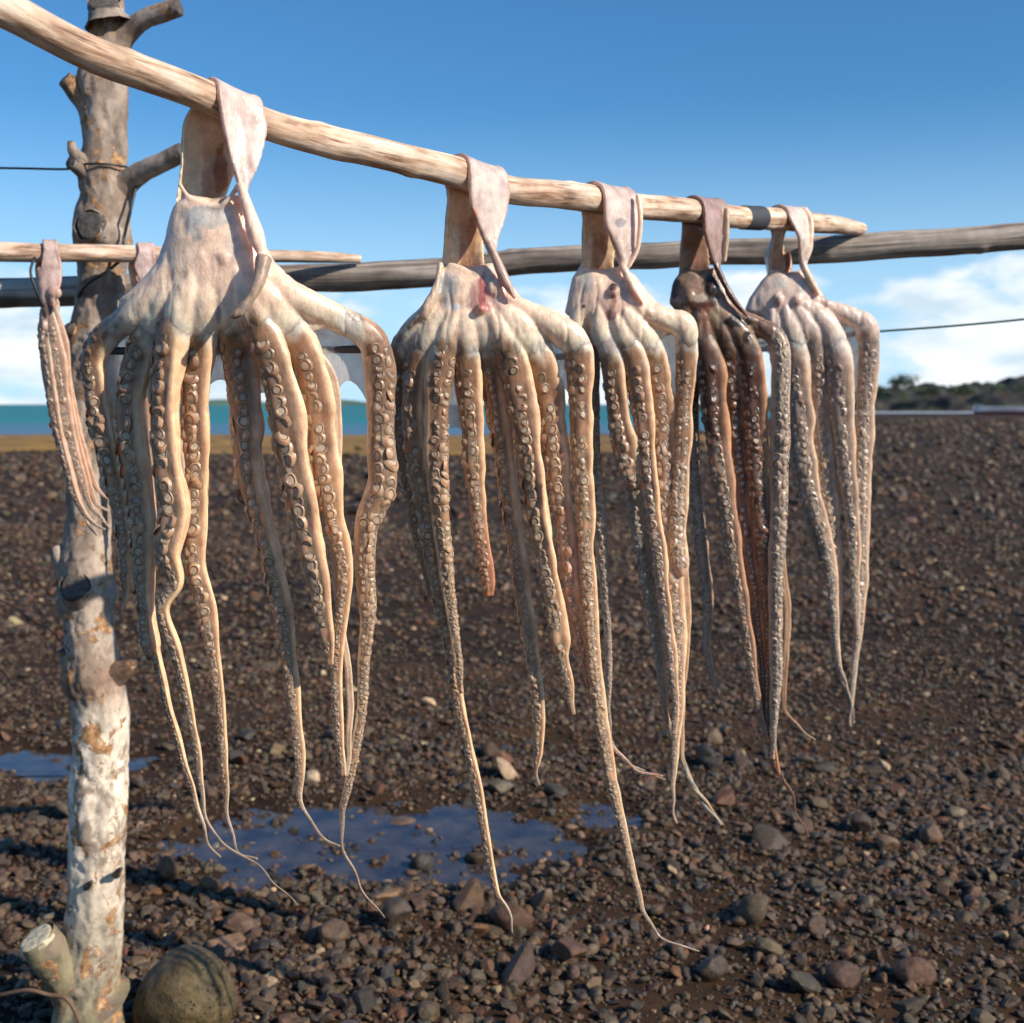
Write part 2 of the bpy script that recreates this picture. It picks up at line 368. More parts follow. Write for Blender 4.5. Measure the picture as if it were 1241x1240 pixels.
m, t, b = mat('pale_shore'); b.inputs['Base Color'].default_value = (.50, .55, .60, 1); b.inputs['Roughness'].default_value = .5
sheet('shoreline_path', [(44, 196), (95, 205), (260, 212), (260, 238), (51, 238)], .11, m)

# ---------------------------------------------------------------- stones
def ico(sub):
    import bmesh
    bm = bmesh.new(); bmesh.ops.create_icosphere(bm, subdivisions=sub, radius=1); bm.verts.ensure_lookup_table()
    v = np.array([x.co[:] for x in bm.verts]); f = np.array([[q.index for q in a.verts] for a in bm.faces]); bm.free(); return v, f
ICO = {k: ico(k) for k in (1, 2, 3, 4, 5)}
def rock_proto(sub, seed, cuts=11):
    r = np.random.default_rng(seed); v, f = ICO[sub]; v = v.copy()
    v *= (1 + .16 * noise(v, 1.3, seed, 2))[:, None]
    for _ in range(cuts):
        n = r.normal(size=3); n /= np.linalg.norm(n); d = r.uniform(.46, .86); k = v @ n
        v -= np.clip(k - d, 0, None)[:, None] * n * .93
    if sub > 2: v *= (1 + .05 * noise(v, 4, seed + 3, 3))[:, None]
    return v, f
PALETTE = np.array([(.105, .085, .070), (.085, .058, .042), (.050, .042, .038), (.14, .11, .085), (.125, .070, .042), (.070, .070, .072), (.11, .10, .085), (.17, .135, .10), (.040, .034, .032), (.42, .38, .31)])
PW_ = np.array([.2, .2, .15, .11, .10, .1, .07, .04, .02, .01])
def rocks(name, specs, mt):
    """specs: list of (sub, xy, size, zscale lo, hi)"""
    V, Fc, Cc, off = [], [], [], 0
    for sub, xy, sz, zl, zh in specs:
        protos = [rock_proto(sub, 100 * sub + k) for k in range(20)]; n = len(xy)
        hz, e = gheight(xy[:, 0], xy[:, 1]); idx = rng.integers(0, 20, n); cid = rng.choice(10, n, p=PW_)
        for k in range(20):
            s_ = np.where(idx == k)[0]
            if not len(s_): continue
            pv, pf = protos[k]; q = len(s_); ang = rng.uniform(0, 2 * np.pi, q)
            sc = np.stack([sz[s_] * rng.uniform(.8, 1.35, q), sz[s_] * rng.uniform(.7, 1.0, q), sz[s_] * rng.uniform(zl, zh, q)], 1) * .5
            v = pv[None] * sc[:, None, :]
            tl = rng.normal(0, .28, (q, 2)); v[:, :, 2] += v[:, :, 0] * tl[:, :1] + v[:, :, 1] * tl[:, 1:]
            ca, sa = np.cos(ang)[:, None], np.sin(ang)[:, None]
            x = v[:, :, 0] * ca - v[:, :, 1] * sa + xy[s_, 0][:, None]; y = v[:, :, 0] * sa + v[:, :, 1] * ca + xy[s_, 1][:, None]
            z = v[:, :, 2] + (hz[s_] + sc[:, 2] * rng.uniform(.25, .7, q))[:, None]
            V.append(np.stack([x, y, z], 2).reshape(-1, 3)); m_ = pv.shape[0]
            Fc.append((pf[None] + (np.arange(q) * m_)[:, None, None]).reshape(-1, 3) + off); off += q * m_
            c = PALETTE[cid[s_]] * rng.uniform(.7, 1.35, q)[:, None] * (1 + rng.normal(0, .05, (q, 3)))
            Cc.append(np.repeat(c, m_, 0))
    V, Fc, Cc = np.vstack(V), np.vstack(Fc), np.vstack(Cc)
    me = bpy.data.meshes.new(name); me.vertices.add(len(V)); me.vertices.foreach_set('co', V.ravel().astype(np.float32))
    me.loops.add(Fc.size); me.loops.foreach_set('vertex_index', Fc.ravel().astype(np.int32))
    me.polygons.add(len(Fc)); me.polygons.foreach_set('loop_start', np.arange(0, Fc.size, 3, dtype=np.int32))
    me.update(calc_edges=True); me.polygons.foreach_set('use_smooth', np.zeros(len(Fc), bool))
    a = me.color_attributes.new('col', 'FLOAT_COLOR', 'POINT'); a.data.foreach_set('color', np.hstack([Cc, np.ones((len(Cc), 1))]).ravel().astype(np.float32))
    me.materials.append(mt); o = bpy.data.objects.new(name, me); S.collection.objects.link(o); return o
m, t, b = mat('stone'); g = geo(t)
c_ = mixc(t, 1, attr(t, 'col'), ramp(t, nz(t, g, 45, 7, .68), [(.3, .5), (.5, .95), (.7, 1.5)]), 'MULTIPLY')
c_ = mixc(t, 1, c_, (.90, .71, .50), 'MULTIPLY')
t.links.new(c_, b.inputs['Base Color']); t.links.new(ramp(t, nz(t, g, 8, 4), [(.4, .42), (.6, .8)]), b.inputs['Roughness'])
p_ = bump(t, b, nz(t, g, 110, 6, .7), .8, .006); bump(t, b, nz(t, g, 500, 3), .4, .001, p_); STONE = m
def scatter(n, y0, y1, s0, s1, bias=1.0, pud=.5, side=1.35):
    y = np.sqrt(rng.uniform(y0 ** 2, y1 ** 2, n)); x = rng.uniform(-1, 1, n) * (.43 * side * y + .3)
    sz = s0 * (s1 / s0) ** (rng.uniform(0, 1, n) ** bias); pn = noise(np.stack([x, y, 0 * x], 1), 1.5, 44, 4); sz = sz * (1 + .35 * pn)
    _, e = gheight(x, y); keep = (rng.uniform(0, 1, n) > np.clip(e * 1.6, 0, 1) * pud) & (rng.uniform(-.75, .9, n) < pn + .45)
    return np.stack([x, y], 1)[keep], sz[keep]
specs = []
for sub, n, y0, y1, s0, s1, bias, pud, zl, zh in [
    (2, 15500, 2.5, 4.6, .016, .056, 1.2, .36, .4, .85), (3, 520, 2.5, 5.6, .045, .13, 2.2, .9, .4, .8),
    (1, 41000, 2.5, 5.2, .008, .024, 1.0, .66, .4, .8), (1, 39000, 4.6, 8.0, .014, .050, 1.2, .36, .4, .8),
    (2, 1500, 4.6, 9.0, .045, .10, 2.2, .93, .35, .7), (1, 42000, 8, 16, .022, .10, 1.7, 0, .4, .8),
    (1, 26000, 16, 38, .04, .26, 2.4, 0, .4, .8), (1, 30000, 36, 130, .10, .55, 2.0, 0, .35, .7)]:
    xy, sz = scatter(n, y0, y1, s0, s1, bias, pud)
    if y0 >= 16: k = (xy[:, 1] < 41) | ((xy[:, 0] > 8) & (xy[:, 1] < 64)) | (xy[:, 0] > 11 + (xy[:, 1] - 62) * .26); xy, sz = xy[k], sz[k]
    specs.append((sub, xy, sz, zl, zh))
tag(rocks('gravel', specs, STONE), 'brown and grey volcanic pebbles covering the whole shore', 'gravel', kind='stuff')

BOULDER = STONE.copy(); BOULDER.name = 'pitted_stone'; t = BOULDER.node_tree; b = t.nodes['Principled BSDF']; g = geo(t)
vo = t.nodes.new('ShaderNodeTexVoronoi'); vo.inputs['Scale'].default_value = 75; vo.inputs['Randomness'].default_value = 1; t.links.new(g, vo.inputs['Vector'])
pit_ = ramp(t, vo.outputs['Distance'], [(.16, 0.0), (.30, 1.0)]); msk = ramp(t, nz(t, g, 30, 3), [(.48, 1.0), (.56, 0.0)]); pit_ = mixc(t, msk, pit_, (1.0, 1.0, 1.0))
old = b.inputs['Base Color'].links[0].from_socket; t.links.new(mixc(t, 1, mixc(t, 1, old, mixc(t, .6, (1.0, 1.0, 1.0), pit_), 'MULTIPLY'), ramp(t, nz(t, g, 20, 8, .75), [(.35, .6), (.65, 1.9)]), 'MULTIPLY'), b.inputs['Base Color'])
bump(t, b, pit_, 1.0, .006, b.inputs['Normal'].links[0].from_socket); b.inputs['Roughness'].default_value = .9
# single stones one can pick out: px, py (middle), width px, height px, colour, label
BIGS = [
 (220, 1214, 124, 112, (.085, .075, .042), 'large pitted olive boulder beside the foot of the post', 6, 1),
 (620, 1140 - 20, 56, 36, (.10, .060, .045), 'rounded red-brown stone below the tip of the longest arm of the second octopus', 4, 0),
 (690, 1163, 50, 28, (.12, .075, .060), 'smooth reddish brown stone at the bottom centre, right of the hanging strand', 4, 0),
 (510, 1037, 32, 26, (.055, .052, .055), 'dark grey stone standing in the middle of the puddle', 4, 0),
 (487, 988, 40, 14, (.16, .12, .095), 'flat pale brown stone lying in the far side of the puddle', 4, 0),
 (479, 1117, 42, 40, (.070, .060, .058), 'dark rounded stone just below the near edge of the puddle', 4, 0),
 (855, 920, 32, 28, (.030, .028, .030), 'nearly black round stone right of the third octopus strands', 3, 0),
 (1044, 1003, 32, 28, (.055, .042, .040), 'dark upright stone with a pointed top in the gravel at right', 6, 0),
 (1130, 1016, 30, 26, (.14, .10, .080), 'light brown round stone in the gravel at the far right', 3, 0),
 (918, 1112, 46, 38, (.10, .085, .068), 'blocky grey-brown stone in the gravel right of centre', 7, 0),
 (992, 1128, 28, 26, (.085, .055, .042), 'small dark brown stone right of the blocky grey-brown one', 5, 0),
 (1022, 1190, 50, 34, (.080, .050, .042), 'broad dark red-brown stone near the bottom right', 6, 0),
 (1113, 1187, 50, 32, (.115, .070, .058), 'broad reddish brown stone farthest right along the bottom', 5, 0),
 (862, 1180, 42, 38, (.055, .042, .038), 'dark angular stone near the bottom, below the last pale strand', 8, 0),
 (398, 1136, 50, 32, (.12, .095, .075), 'flat grey-brown stone right of the boulder', 6, 0),
 (378, 946, 28, 15, (.50, .46, .40), 'small white stone just beyond the puddle', 2, 0),
 (1160, 990, 26, 14, (.19, .17, .14), 'small pale flat stone near the right edge', 4, 0),
 (202, 1058, 28, 32, (.15, .09, .06), 'orange-brown round stone right of the post at the near side of the puddle', 3, 0),
 (253, 1076, 26, 22, (.16, .10, .065), 'tan round stone near the left end of the puddle', 3, 0),
]
for i, (px, py, wp, hp, c, lab, cuts, big) in enumerate(BIGS):
    x, y = ground_pt(px, py + hp * .38); w_ = wp * y / F; h_ = hp * y / F * .95
    pv, pf = rock_proto(5 if big else 4, 900 + i, cuts)
    if big:
        pv = ICO[5][0] * (1 + .20 * noise(ICO[5][0], 1.0, 78, 2))[:, None]; pv[:, 2] = np.where(pv[:, 2] > 0, pv[:, 2] * .95, pv[:, 2]); pv[:, 0] *= 1.0 + .16 * (-pv[:, 2]).clip(-1, 1)
        pit = np.clip(noise(pv, 11, 5, 1) - .42, 0, 1); pv *= (1 - .05 * pit + .05 * noise(pv, 2.6, 19, 6))[:, None]
    v = pv * np.array([w_ / 2, w_ / 2 * .85, h_ / 2 * 1.15]); v = v + np.array([x, y + w_ * .25, gheight(np.array([x]), np.array([y]))[0][0] + h_ * (.33 if big else .40)])
    o = MB().add(v, [tuple(q) for q in pf], np.array(c)).build('boulder' if big else 'stone', BOULDER if big else STONE, loc=(x, y + w_ * .25, 0))
    tag(o, lab, 'rock', None if big else 'larger stones lying in the gravel')

# ---------------------------------------------------------------- poles and beam
def px_curve(tab, Yf, step=.006):
    """tab rows (px, py, width px) -> dense rows x, y, z, radius, px"""
    rows = []
    for px, py, w_ in tab:
        Yv = Yf(px); p = P(px, py, Yv); rows.append((p[0], p[1], p[2], w_ / 2 * Yv / F, px))
    return spline(rows, step)[0]
def log(name, rows, mt, label, cat, seed, seg=40, dark=None, bumps=()):
    C = rows[:, :3]; R = rows[:, 3]
    C = C + np.stack([noise(C, 6, seed, 2), noise(C, 6, seed + 1, 2), noise(C, 6, seed + 2, 2)], 1) * .0025
    def rf(s_, ph, C_):
        n, k = len(C_), ph.shape[1]
        q = np.stack([np.cos(ph) * 1.0 + 0 * s_, np.sin(ph) + 0 * s_, s_ * 7 + 0 * ph], 2).reshape(-1, 3)
        r = 1 + .07 * noise(q, 1.3, seed, 3).reshape(n, k)
        q2 = np.stack([np.cos(ph) * 7 + 0 * s_, np.sin(ph) * 7 + 0 * s_, s_ * 5 + 0 * ph], 2).reshape(-1, 3)
        r += .035 * noise(q2, 1, seed + 5, 3).reshape(n, k)
        for (pxk, phk, amp) in bumps:
            sk = np.interp(pxk, rows[:, 4], s_[:, 0]); d2 = ((s_ - sk) / .014) ** 2 + (((ph - phk + np.pi) % (2 * np.pi) - np.pi) / .6) ** 2
            r += amp * np.exp(-d2)
        return r
    cf = None
    if dark is not None:
        def cf(s_, ph, C_):
            px = np.interp(s_, s_[:, 0], rows[:, 4]); c = np.ones(s_.shape + (3,)); return c
    T, U, V = frames(C); mb = MB(); tube(mb, C, R, seg, rfun=rf, col=(1, 1, 1)); o = mb.build(name, mt, loc=C[len(C) // 2]); tag(o, label, cat); return o

YF = lambda px: 2.105 / (1 - 1.0936 * (px - CX) / F)
front = px_curve([(-70, -12, 42), (0, 10, 43), (50, 34, 42), (100, 59, 41), (150, 81, 41), (225, 109, 39), (262, 124, 38), (320, 149, 36), (400, 172, 38), (440, 180, 36), (480, 190, 35),
                  (542, 206, 36), (616, 229, 33), (700, 238, 32), (775, 251, 30), (850, 257, 28), (888, 263, 26), (950, 266, 26), (990, 271, 23), (1020, 274, 20), (1044, 277, 14)], YF)
log('drying_pole', front, POLE, 'long pale peeled pole carrying the five large octopuses', 'pole', 3,
    bumps=((500, 1.6, .10), (385, 4.5, .12), (150, 4.7, .10), (690, 4.6, .1), (930, 1.4, .1)))
fpole = bpy.data.objects['drying_pole']
YB = lambda px: 3.06
beam = px_curve([(-60, 359, 36), (0, 356, 35), (95, 353, 35), (220, 346, 34), (350, 338, 33), (440, 335, 34), (535, 330, 33), (610, 320, 31), (700, 313, 31), (800, 310, 31), (870, 306, 30), (990, 303, 33), (1060, 299, 33), (1150, 293, 33), (1241, 286, 32), (1310, 281, 32)], YB)
log('support_beam', beam, BEAM, 'thick weathered grey beam crossing behind the octopuses, on which both pale poles rest', 'beam', 11, bumps=((1185, 1.0, .15), (1000, .3, .12), (860, 5.9, .1), (620, 4.6, .12)))
YL = lambda px: np.interp(px, [-40, 120, 440], [2.70, 2.80, 3.03])
left = px_curve([(-60, 304, 25), (0, 305, 24), (60, 306, 22), (150, 307.5, 20), (220, 309, 18), (330, 311, 15), (400, 312, 13), (437, 313.5, 9)], YL)
log('drying_pole', left, POLE, 'thin pale pole at the left edge in front of the post, carrying two smaller octopuses', 'pole', 21)
# shadow across the front pole, modelled as a dark sleeve proud of the wood
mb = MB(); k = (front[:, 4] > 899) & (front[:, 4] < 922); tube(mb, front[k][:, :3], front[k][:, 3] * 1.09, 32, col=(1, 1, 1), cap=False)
tp = mb.build('shadow_band', BAND_SHADE); tp.parent = fpole; tp.matrix_parent_inverse = fpole.matrix_world.inverted(); tp.location = -np.array(fpole.location) if False else tp.location
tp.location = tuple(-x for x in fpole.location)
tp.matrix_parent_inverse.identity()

# ---------------------------------------------------------------- the post
post = empty('wooden_post', P(112, 1262, 2.93) * [1, 1, 0]); tag(post, 'pale barked tree trunk post with sawn-off branch stubs standing at the left', 'post')
PT = [(128, -30, 40, 2.93), (129, 10, 40, 2.93), (130, 40, 42, 2.93), (126, 70, 44, 2.93), (125, 100, 58, 2.93), (126, 130, 56, 2.93), (127, 170, 50, 2.93), (124, 210, 56, 2.93), (128, 240, 58, 2.93),
      (122, 280, 62, 2.93), (124, 330, 56, 2.93), (118, 380, 58, 2.93), (112, 420, 60, 2.93), (110, 480, 62, 2.93), (109, 540, 56, 2.93), (110, 590, 54, 2.93), (107, 650, 56, 2.93),
      (103, 690, 66, 2.93), (107, 740, 58, 2.93), (110, 790, 64, 2.93), (113, 822, 78, 2.93), (120, 846, 68, 2.93), (121, 900, 66, 2.93), (119, 980, 70, 2.93), (117, 1050, 70, 2.93), (114, 1110, 70, 2.93),
      (111, 1160, 72, 2.93), (108, 1210, 80, 2.93), (108, 1250, 92, 2.93), (108, 1300, 104, 2.93)]
rows = []
for px, py, w_, Yv in PT: p = P(px, py, Yv); rows.append((*p, w_ / 2 * Yv / F, py))
rows = spline(rows, .0045)[0]
def bark_rf(seed, amp=1.0):
    def rf(s_, ph, C_):
        n, k = len(C_), ph.shape[1]
        q = np.stack([np.cos(ph) + 0 * s_, np.sin(ph) + 0 * s_, s_ * 9 + 0 * ph], 2).reshape(-1, 3)
        r = 1 + amp * (.13 * noise(q, 1.2, seed, 3) + .06 * noise(q, 5, seed + 3, 4)).reshape(n, k)
        pz = noise(q * [1, 1, .8], 3.1, seed + 9, 3).reshape(n, k); r -= .06 * amp * np.clip((pz - .18) * 12, 0, 1) ; return r
    return rf
def bark_col(tab):
    def cf(s_, ph, C_):
        py = np.interp(s_, s_[:, 0], tab)
        k = np.clip((py - 830) / 40, 0, 1)[..., None]; low = np.clip((py - 1000) / 220, 0, 1)[..., None]
        c = (1 - k) * np.array([.46, .36, .28]) + k * np.array([.84, .70, .55])
        c = (1 - low) * c + low * np.array([.27, .23, .14])
        col = np.exp(-((py - 822) / 22) ** 2)[..., None] * .8; c = (1 - col) * c + col * np.array([.24, .13, .07])
        top = np.clip((520 - py) / 200, 0, 1)[..., None] * .35; c = (1 - top) * c + top * np.array([.27, .20, .16]); return c
    return cf
mb = MB(); tube(mb, rows[:, :3], rows[:, 3], 72, rfun=bark_rf(5), cfun=bark_col(rows[:, 4])); mb.build('trunk', BARK, post)
def stub(pts, Yv, lab=None, c=(.36, .29, .24), cutm=CUT, seg=28, amp=1.2):
    r_ = [(*P(px, py, Yv + dy), w_ / 2 * Yv / F, 0) for px, py, w_, dy in pts]; r_ = spline(r_, .005)[0]
    if pts[0][2] > 14: r_[:, 3] *= 1 + .55 * np.exp(-np.arange(len(r_)) * .005 / .022)
    mb = MB(); C = r_[:, :3]; T, U, V, s_ = tube(mb, C, r_[:, 3], seg, ref=(.3, -1, .2), rfun=bark_rf(int(pts[0][1]), amp), col=c, cap=False)
    o = mb.build('branch_stub', BARK, post)
    if lab: o['label'] = lab
    # sawn end: slightly domed rough disc just proud of the tube end
    e = C[-1] + T[-1] * .001; n = 8; ph = np.linspace(0, 2 * np.pi, seg, endpoint=False); v = [e + T[-1] * .003]
    for i in range(1, n + 1):
        rr = r_[-1, 3] * i / n * .985
        for a in ph: v.append(e + (np.cos(a) * U[-1] + np.sin(a) * V[-1]) * rr * (1 + .08 * math.sin(3 * a)) + T[-1] * (.003 * (1 - i / n) - (.012 if i == n else 0)))
    v = np.array(v); v += T[-1] * (.0025 * noise(v, 120, 2, 2))[:, None]
    f = [(0, 1 + j, 1 + (j + 1) % seg) for j in range(seg)] + [(1 + (i - 1) * seg + j, 1 + i * seg + j, 1 + i * seg + (j + 1) % seg, 1 + (i - 1) * seg + (j + 1) % seg) for i in range(1, n) for j in range(seg)]
    c_ = MB().add(v, f, (.5, .5, .5)).build('cut_face', cutm); c_.parent = o; c_.location = tuple(-x for x in post.location); c_.location = (0, 0, 0)
    me = c_.data; me.transform(__import__('mathutils').Matrix.Translation(-Vector(post.location)))
    return o
stub([(138, 62, 26, 0), (152, 42, 24, -.005), (172, 25, 22, -.02), (195, 16, 22, -.03), (217, 9, 21, -.04)], 2.93, 'branch stub at the very top of the post, reaching up to the right')
stub([(132, 30, 36, 0), (128, 12, 36, 0), (126, 2, 36, -.01)], 2.90, 'sawn grey top end of the post')
stub([(116, 138, 30, 0), (100, 118, 24, -.01), (88, 104, 22, -.02), (79, 95, 20, -.03)], 2.93)
stub([(112, 205, 22, -.01), (98, 194, 16, -.03), (89, 184, 12, -.04), (86, 172, 8, -.045)], 2.92)
stub([(112, 212, 24, 0), (96, 202, 18, -.04), (86, 196, 16, -.06)], 2.92)
stub([(132, 236, 40, 0), (152, 222, 30, -.01), (172, 208, 25, -.03), (195, 197, 23, -.05), (222, 184, 22, -.07)], 2.93, 'branch stub reaching right behind the largest octopus')
stub([(128, 290, 44, 0), (118, 280, 40, -.05), (108, 272, 36, -.085)], 2.93, 'dark sawn knot on the upper post')
stub([(100, 405, 30, 0), (90, 402, 20, -.03), (84, 398, 14, -.05)], 2.93)
stub([(138, 500, 20, -.02), (140, 492, 14, -.05), (136, 486, 10, -.065)], 2.93, c=(.55, .5, .42))
stub([(98, 700, 30, 0), (80, 688, 24, -.01), (72, 675, 20, -.02), (68, 662, 15, -.02)], 2.93)
stub([(104, 722, 52, .0), (96, 716, 42, -.04), (90, 711, 36, -.072)], 2.93, 'grey oval branch scar in the middle of the post')
stub([(96, 815, 30, 0), (82, 800, 18, -.01), (76, 788, 12, -.02)], 2.93)
stub([(132, 822, 34, 0), (148, 812, 26, -.02), (158, 806, 16, -.03), (168, 800, 7, -.03)], 2.93, 'splintered brown stub on the bark collar', c=(.26, .15, .09))
stub([(112, 1222, 72, 0), (86, 1192, 58, -.02), (62, 1160, 50, -.05), (44, 1136, 46, -.07)], 2.93, 'thick sawn branch stub low on the post, leaning left', c=(.25, .21, .12), cutm=CUTP)
for px, py, s_ in [(144, 1056, 8), (108, 1072, 8)]:
    stub([(px - 3, py + 4, s_ * 1.3, -.055), (px, py, s_, -.075), (px + 3, py - 3, s_ * .6, -.088)], 2.93, c=(.12, .09, .07), seg=12, amp=2)

def cable(name, pts, r, mt, label, cat, seg=10, parent=None, step=.008):
    r_ = spline([tuple(p) + (r,) for p in pts], step)[0]; mb = MB(); tube(mb, r_[:, :3], r_[:, 3], seg); o = mb.build(name, mt, parent, loc=None if parent else r_[0, :3]); return tag(o, label, cat) if label else o
# wire from off the left edge, once round the post; black lashing; green cord to the right
def around(py, R, Yv=2.93, a0=0, a1=2 * math.pi, cx=124, drop=0, n=14):
    c = P(cx, py, Yv); return [c + np.array([math.cos(a) * R, -math.sin(a) * R, drop * (a - a0) / (a1 - a0)]) for a in np.linspace(a0, a1, n)]
cable('wire', [P(-60, 203, 2.90), P(20, 204, 2.88), P(80, 205, 2.86)] + around(205, .064, a0=math.pi * .8, a1=.1, cx=126) , .0026, WIRE_B, 'thin black wire running from the left edge to the post and round its front', 'wire')
lash = [P(165, 226, 2.90), P(158, 255, 2.88), P(150, 290, 2.88), P(148, 312, 2.85), P(128, 330, 2.82), P(106, 344, 2.84), P(95, 362, 2.90), P(95, 385, 2.99), P(110, 395, 3.03), P(140, 385, 3.03), P(160, 365, 3.03)]
cable('lashing_rope', lash, .0035, WIRE_B, 'black cord lashing the beam and thin pole to the post', 'rope')
cable('hanging_cord', [P(42, 312, 2.72), P(37, 330, 2.70), P(44, 352, 2.70), P(52, 372, 2.71)], .003, WIRE_B, 'short black cord hanging from the thin pole beside the leftmost small octopus', 'cord')
cable('green_cord', [P(900, 418, 3.3), P(1000, 408, 3.3), P(1062, 402, 3.3), P(1150, 395.5, 3.3), P(1241, 387, 3.3), P(1330, 376, 3.3)], .0030, WIRE_G, 'thin green cord stretched from the far octopus to the right edge', 'cord')
for pts, lab in [([(-20, 718), (15, 735), (40, 752), (62, 765), (85, 790)], 'long thin dry twig reaching in from the left edge towards the post'), ([(-15, 805), (5, 816), (15, 832)], 'short thin dry twig at the left edge')]:
    cable('dry_twig', [P(x, y, 2.6) for x, y in pts], .0014, TWIG, lab, 'twig', 6)
cable('dry_vine', [P(-25, 1210, 2.86), P(5, 1205, 2.85), P(35, 1200, 2.83), P(60, 1206, 2.83), P(80, 1210, 2.82), P(92, 1228, 2.82), P(100, 1250, 2.82)], .005, TWIG, 'bent dry stem leaning across the foot of the post', 'stem', 8)

# ---------------------------------------------------------------- boat and shrub on the far right shore
HW = simple('boat_white_paint', (.72, .76, .82), .4, nsc=2); HR = simple('boat_red_paint', (.22, .04, .05), .5, nsc=2); HI = simple('boat_inside', (.30, .33, .36), .6, nsc=2)
bx0, by = P(1180, 500, 190)[0], 190.0
boat = empty('boat', (bx0 + 6, by, .05)); tag(boat, 'low white boat with a red bottom before the dark bank at the right edge', 'boat')
def hull(z0, z1, name, mt, inset=0.0):
    mb = MB(); v = []; n = 40
    for i in range(n):
        a = i / (n - 1); x = bx0 + 12 * a; wd = 1.1 * (math.sin(math.pi * min(1, a * 1.02)) ** .45 if 0 < a < 1 else 0) + .03; sheer = .30 * (2 * a - 1) ** 4
        for k in range(9):
            q = -1 + k / 4; yy = by + q * wd * (1 - inset); zz = z0 + (z1 + sheer - z0) * abs(q) ** 2.2 if inset == 0 else z1 + sheer - .05
            v.append((x, yy, zz))
    mb.add(v, grid_faces(n, 9, False)); return mb.build(name, mt, boat)
hull(.10, 1.15, 'hull', HW)
mb = MB(); v = []
for i in range(40):
    a = i / 39; x = bx0 + 12 * a; wd = 1.14 * (math.sin(math.pi * min(1, a * 1.02)) ** .45 if 0 < a < 1 else 0) + .05
    for k in range(9): q = -1 + k / 4; v.append((x, by + q * wd * .86, .04 + .36 * abs(q) ** 2.2))
mb.add(v, grid_faces(40, 9, False)); mb.build('bottom_paint', HR, boat)
cable('gunwale', [(bx0 + 12 * a, by - 1.1 * math.sin(math.pi * min(.999, max(.001, a))) ** .45, 1.17 + .30 * (2 * a - 1) ** 4) for a in np.linspace(0, 1, 20)], .05, HI, None, None, 8, boat, .3)

LEAF, t, b = mat('shrub_leaf'); b.inputs['Base Color'].default_value = (.028, .05, .018, 1); b.inputs['Roughness'].default_value = .6
def shrub(px, pb, pt, Yv, wd, label, n=900, lean=0):
    base = P(px, pb, Yv); top = P(px, pt, Yv); h_ = top[2] - base[2]; r_ = empty('shrub', base); tag(r_, label, 'shrub', )
    mb = MB(); cs = []
    for k in range(7):
        a = rng.uniform(-1, 1); tip = base + np.array([a * wd * .42 + lean * h_, rng.uniform(-.3, .3) * wd, h_ * rng.uniform(.55, 1)]); mid = (base + tip) / 2 + [a * .1 * wd, 0, .05 * h_]
        q = spline([(*base, .10), (*mid, .07), (*tip, .02)], .3)[0]; tube(mb, q[:, :3], q[:, 3], 6, col=(.1, .08, .06)); cs.append(tip); cs.append((mid + tip) / 2)
    mb.build('stem', TWIG, r_)
    cs = np.array(cs); c = cs[rng.integers(0, len(cs), n)] + rng.normal(0, 1, (n, 3)) * [wd * .12, wd * .10, h_ * .12]
    d = rng.normal(size=(n, 3)); d /= np.linalg.norm(d, axis=1)[:, None]; e = np.cross(d, rng.normal(size=(n, 3))); e /= np.linalg.norm(e, axis=1)[:, None]
    L_ = rng.uniform(.18, .38, n)[:, None]; v = np.stack([c - d * L_, c + e * L_ * .35, c + d * L_, c - e * L_ * .35], 1).reshape(-1, 3)
    MB().add(v, [(4 * i, 4 * i + 1, 4 * i + 2, 4 * i + 3) for i in range(n)]).build('foliage', LEAF, r_)
shrub(1082, 476, 455, 240, 5.0, 'small leaning green shrub on the bank just right of the farthest large octopus', 900, .5)
shrub(1062, 486, 466, 236, 4.0, 'low bush half hidden behind the edge of the farthest large octopus', 700)
for px, pt, wd, lab in [(1168, 468, 6, 'yellow-green bush on the bank above the tip of the boat'), (1225, 462, 8, 'wide bush on the highest part of the bank at the right edge'), (1125, 471, 4, 'small dark bush in the middle of the visible bank')]:
    shrub(px, 484, pt, 236, wd, lab, 700)

# ---------------------------------------------------------------- octopuses
CREAM = np.array([.98, .71, .525]); BROWN = np.array([.33, .175, .10]); DORS = np.array([.95, .62, .37]); MID = np.array([.56, .32, .19]); TIP = np.array([.52, .42, .33])
RIM = np.array([.26, .15, .10]); CUPI = np.array([.76, .50, .33])
def sm(x, a, b): k = np.clip((x - a) / (b - a), 0, 1); return k * k * (3 - 2 * k)
def lerp(a, b, k): k = np.asarray(k)[..., None]; return a * (1 - k) + b * k
def proj(v):
    d = v - np.array([0, 0, H]); zc = d[:, 1] * cp - d[:, 2] * spt; yc = d[:, 1] * spt + d[:, 2] * cp
    return CX + F * d[:, 0] / zc, CY - F * yc / zc

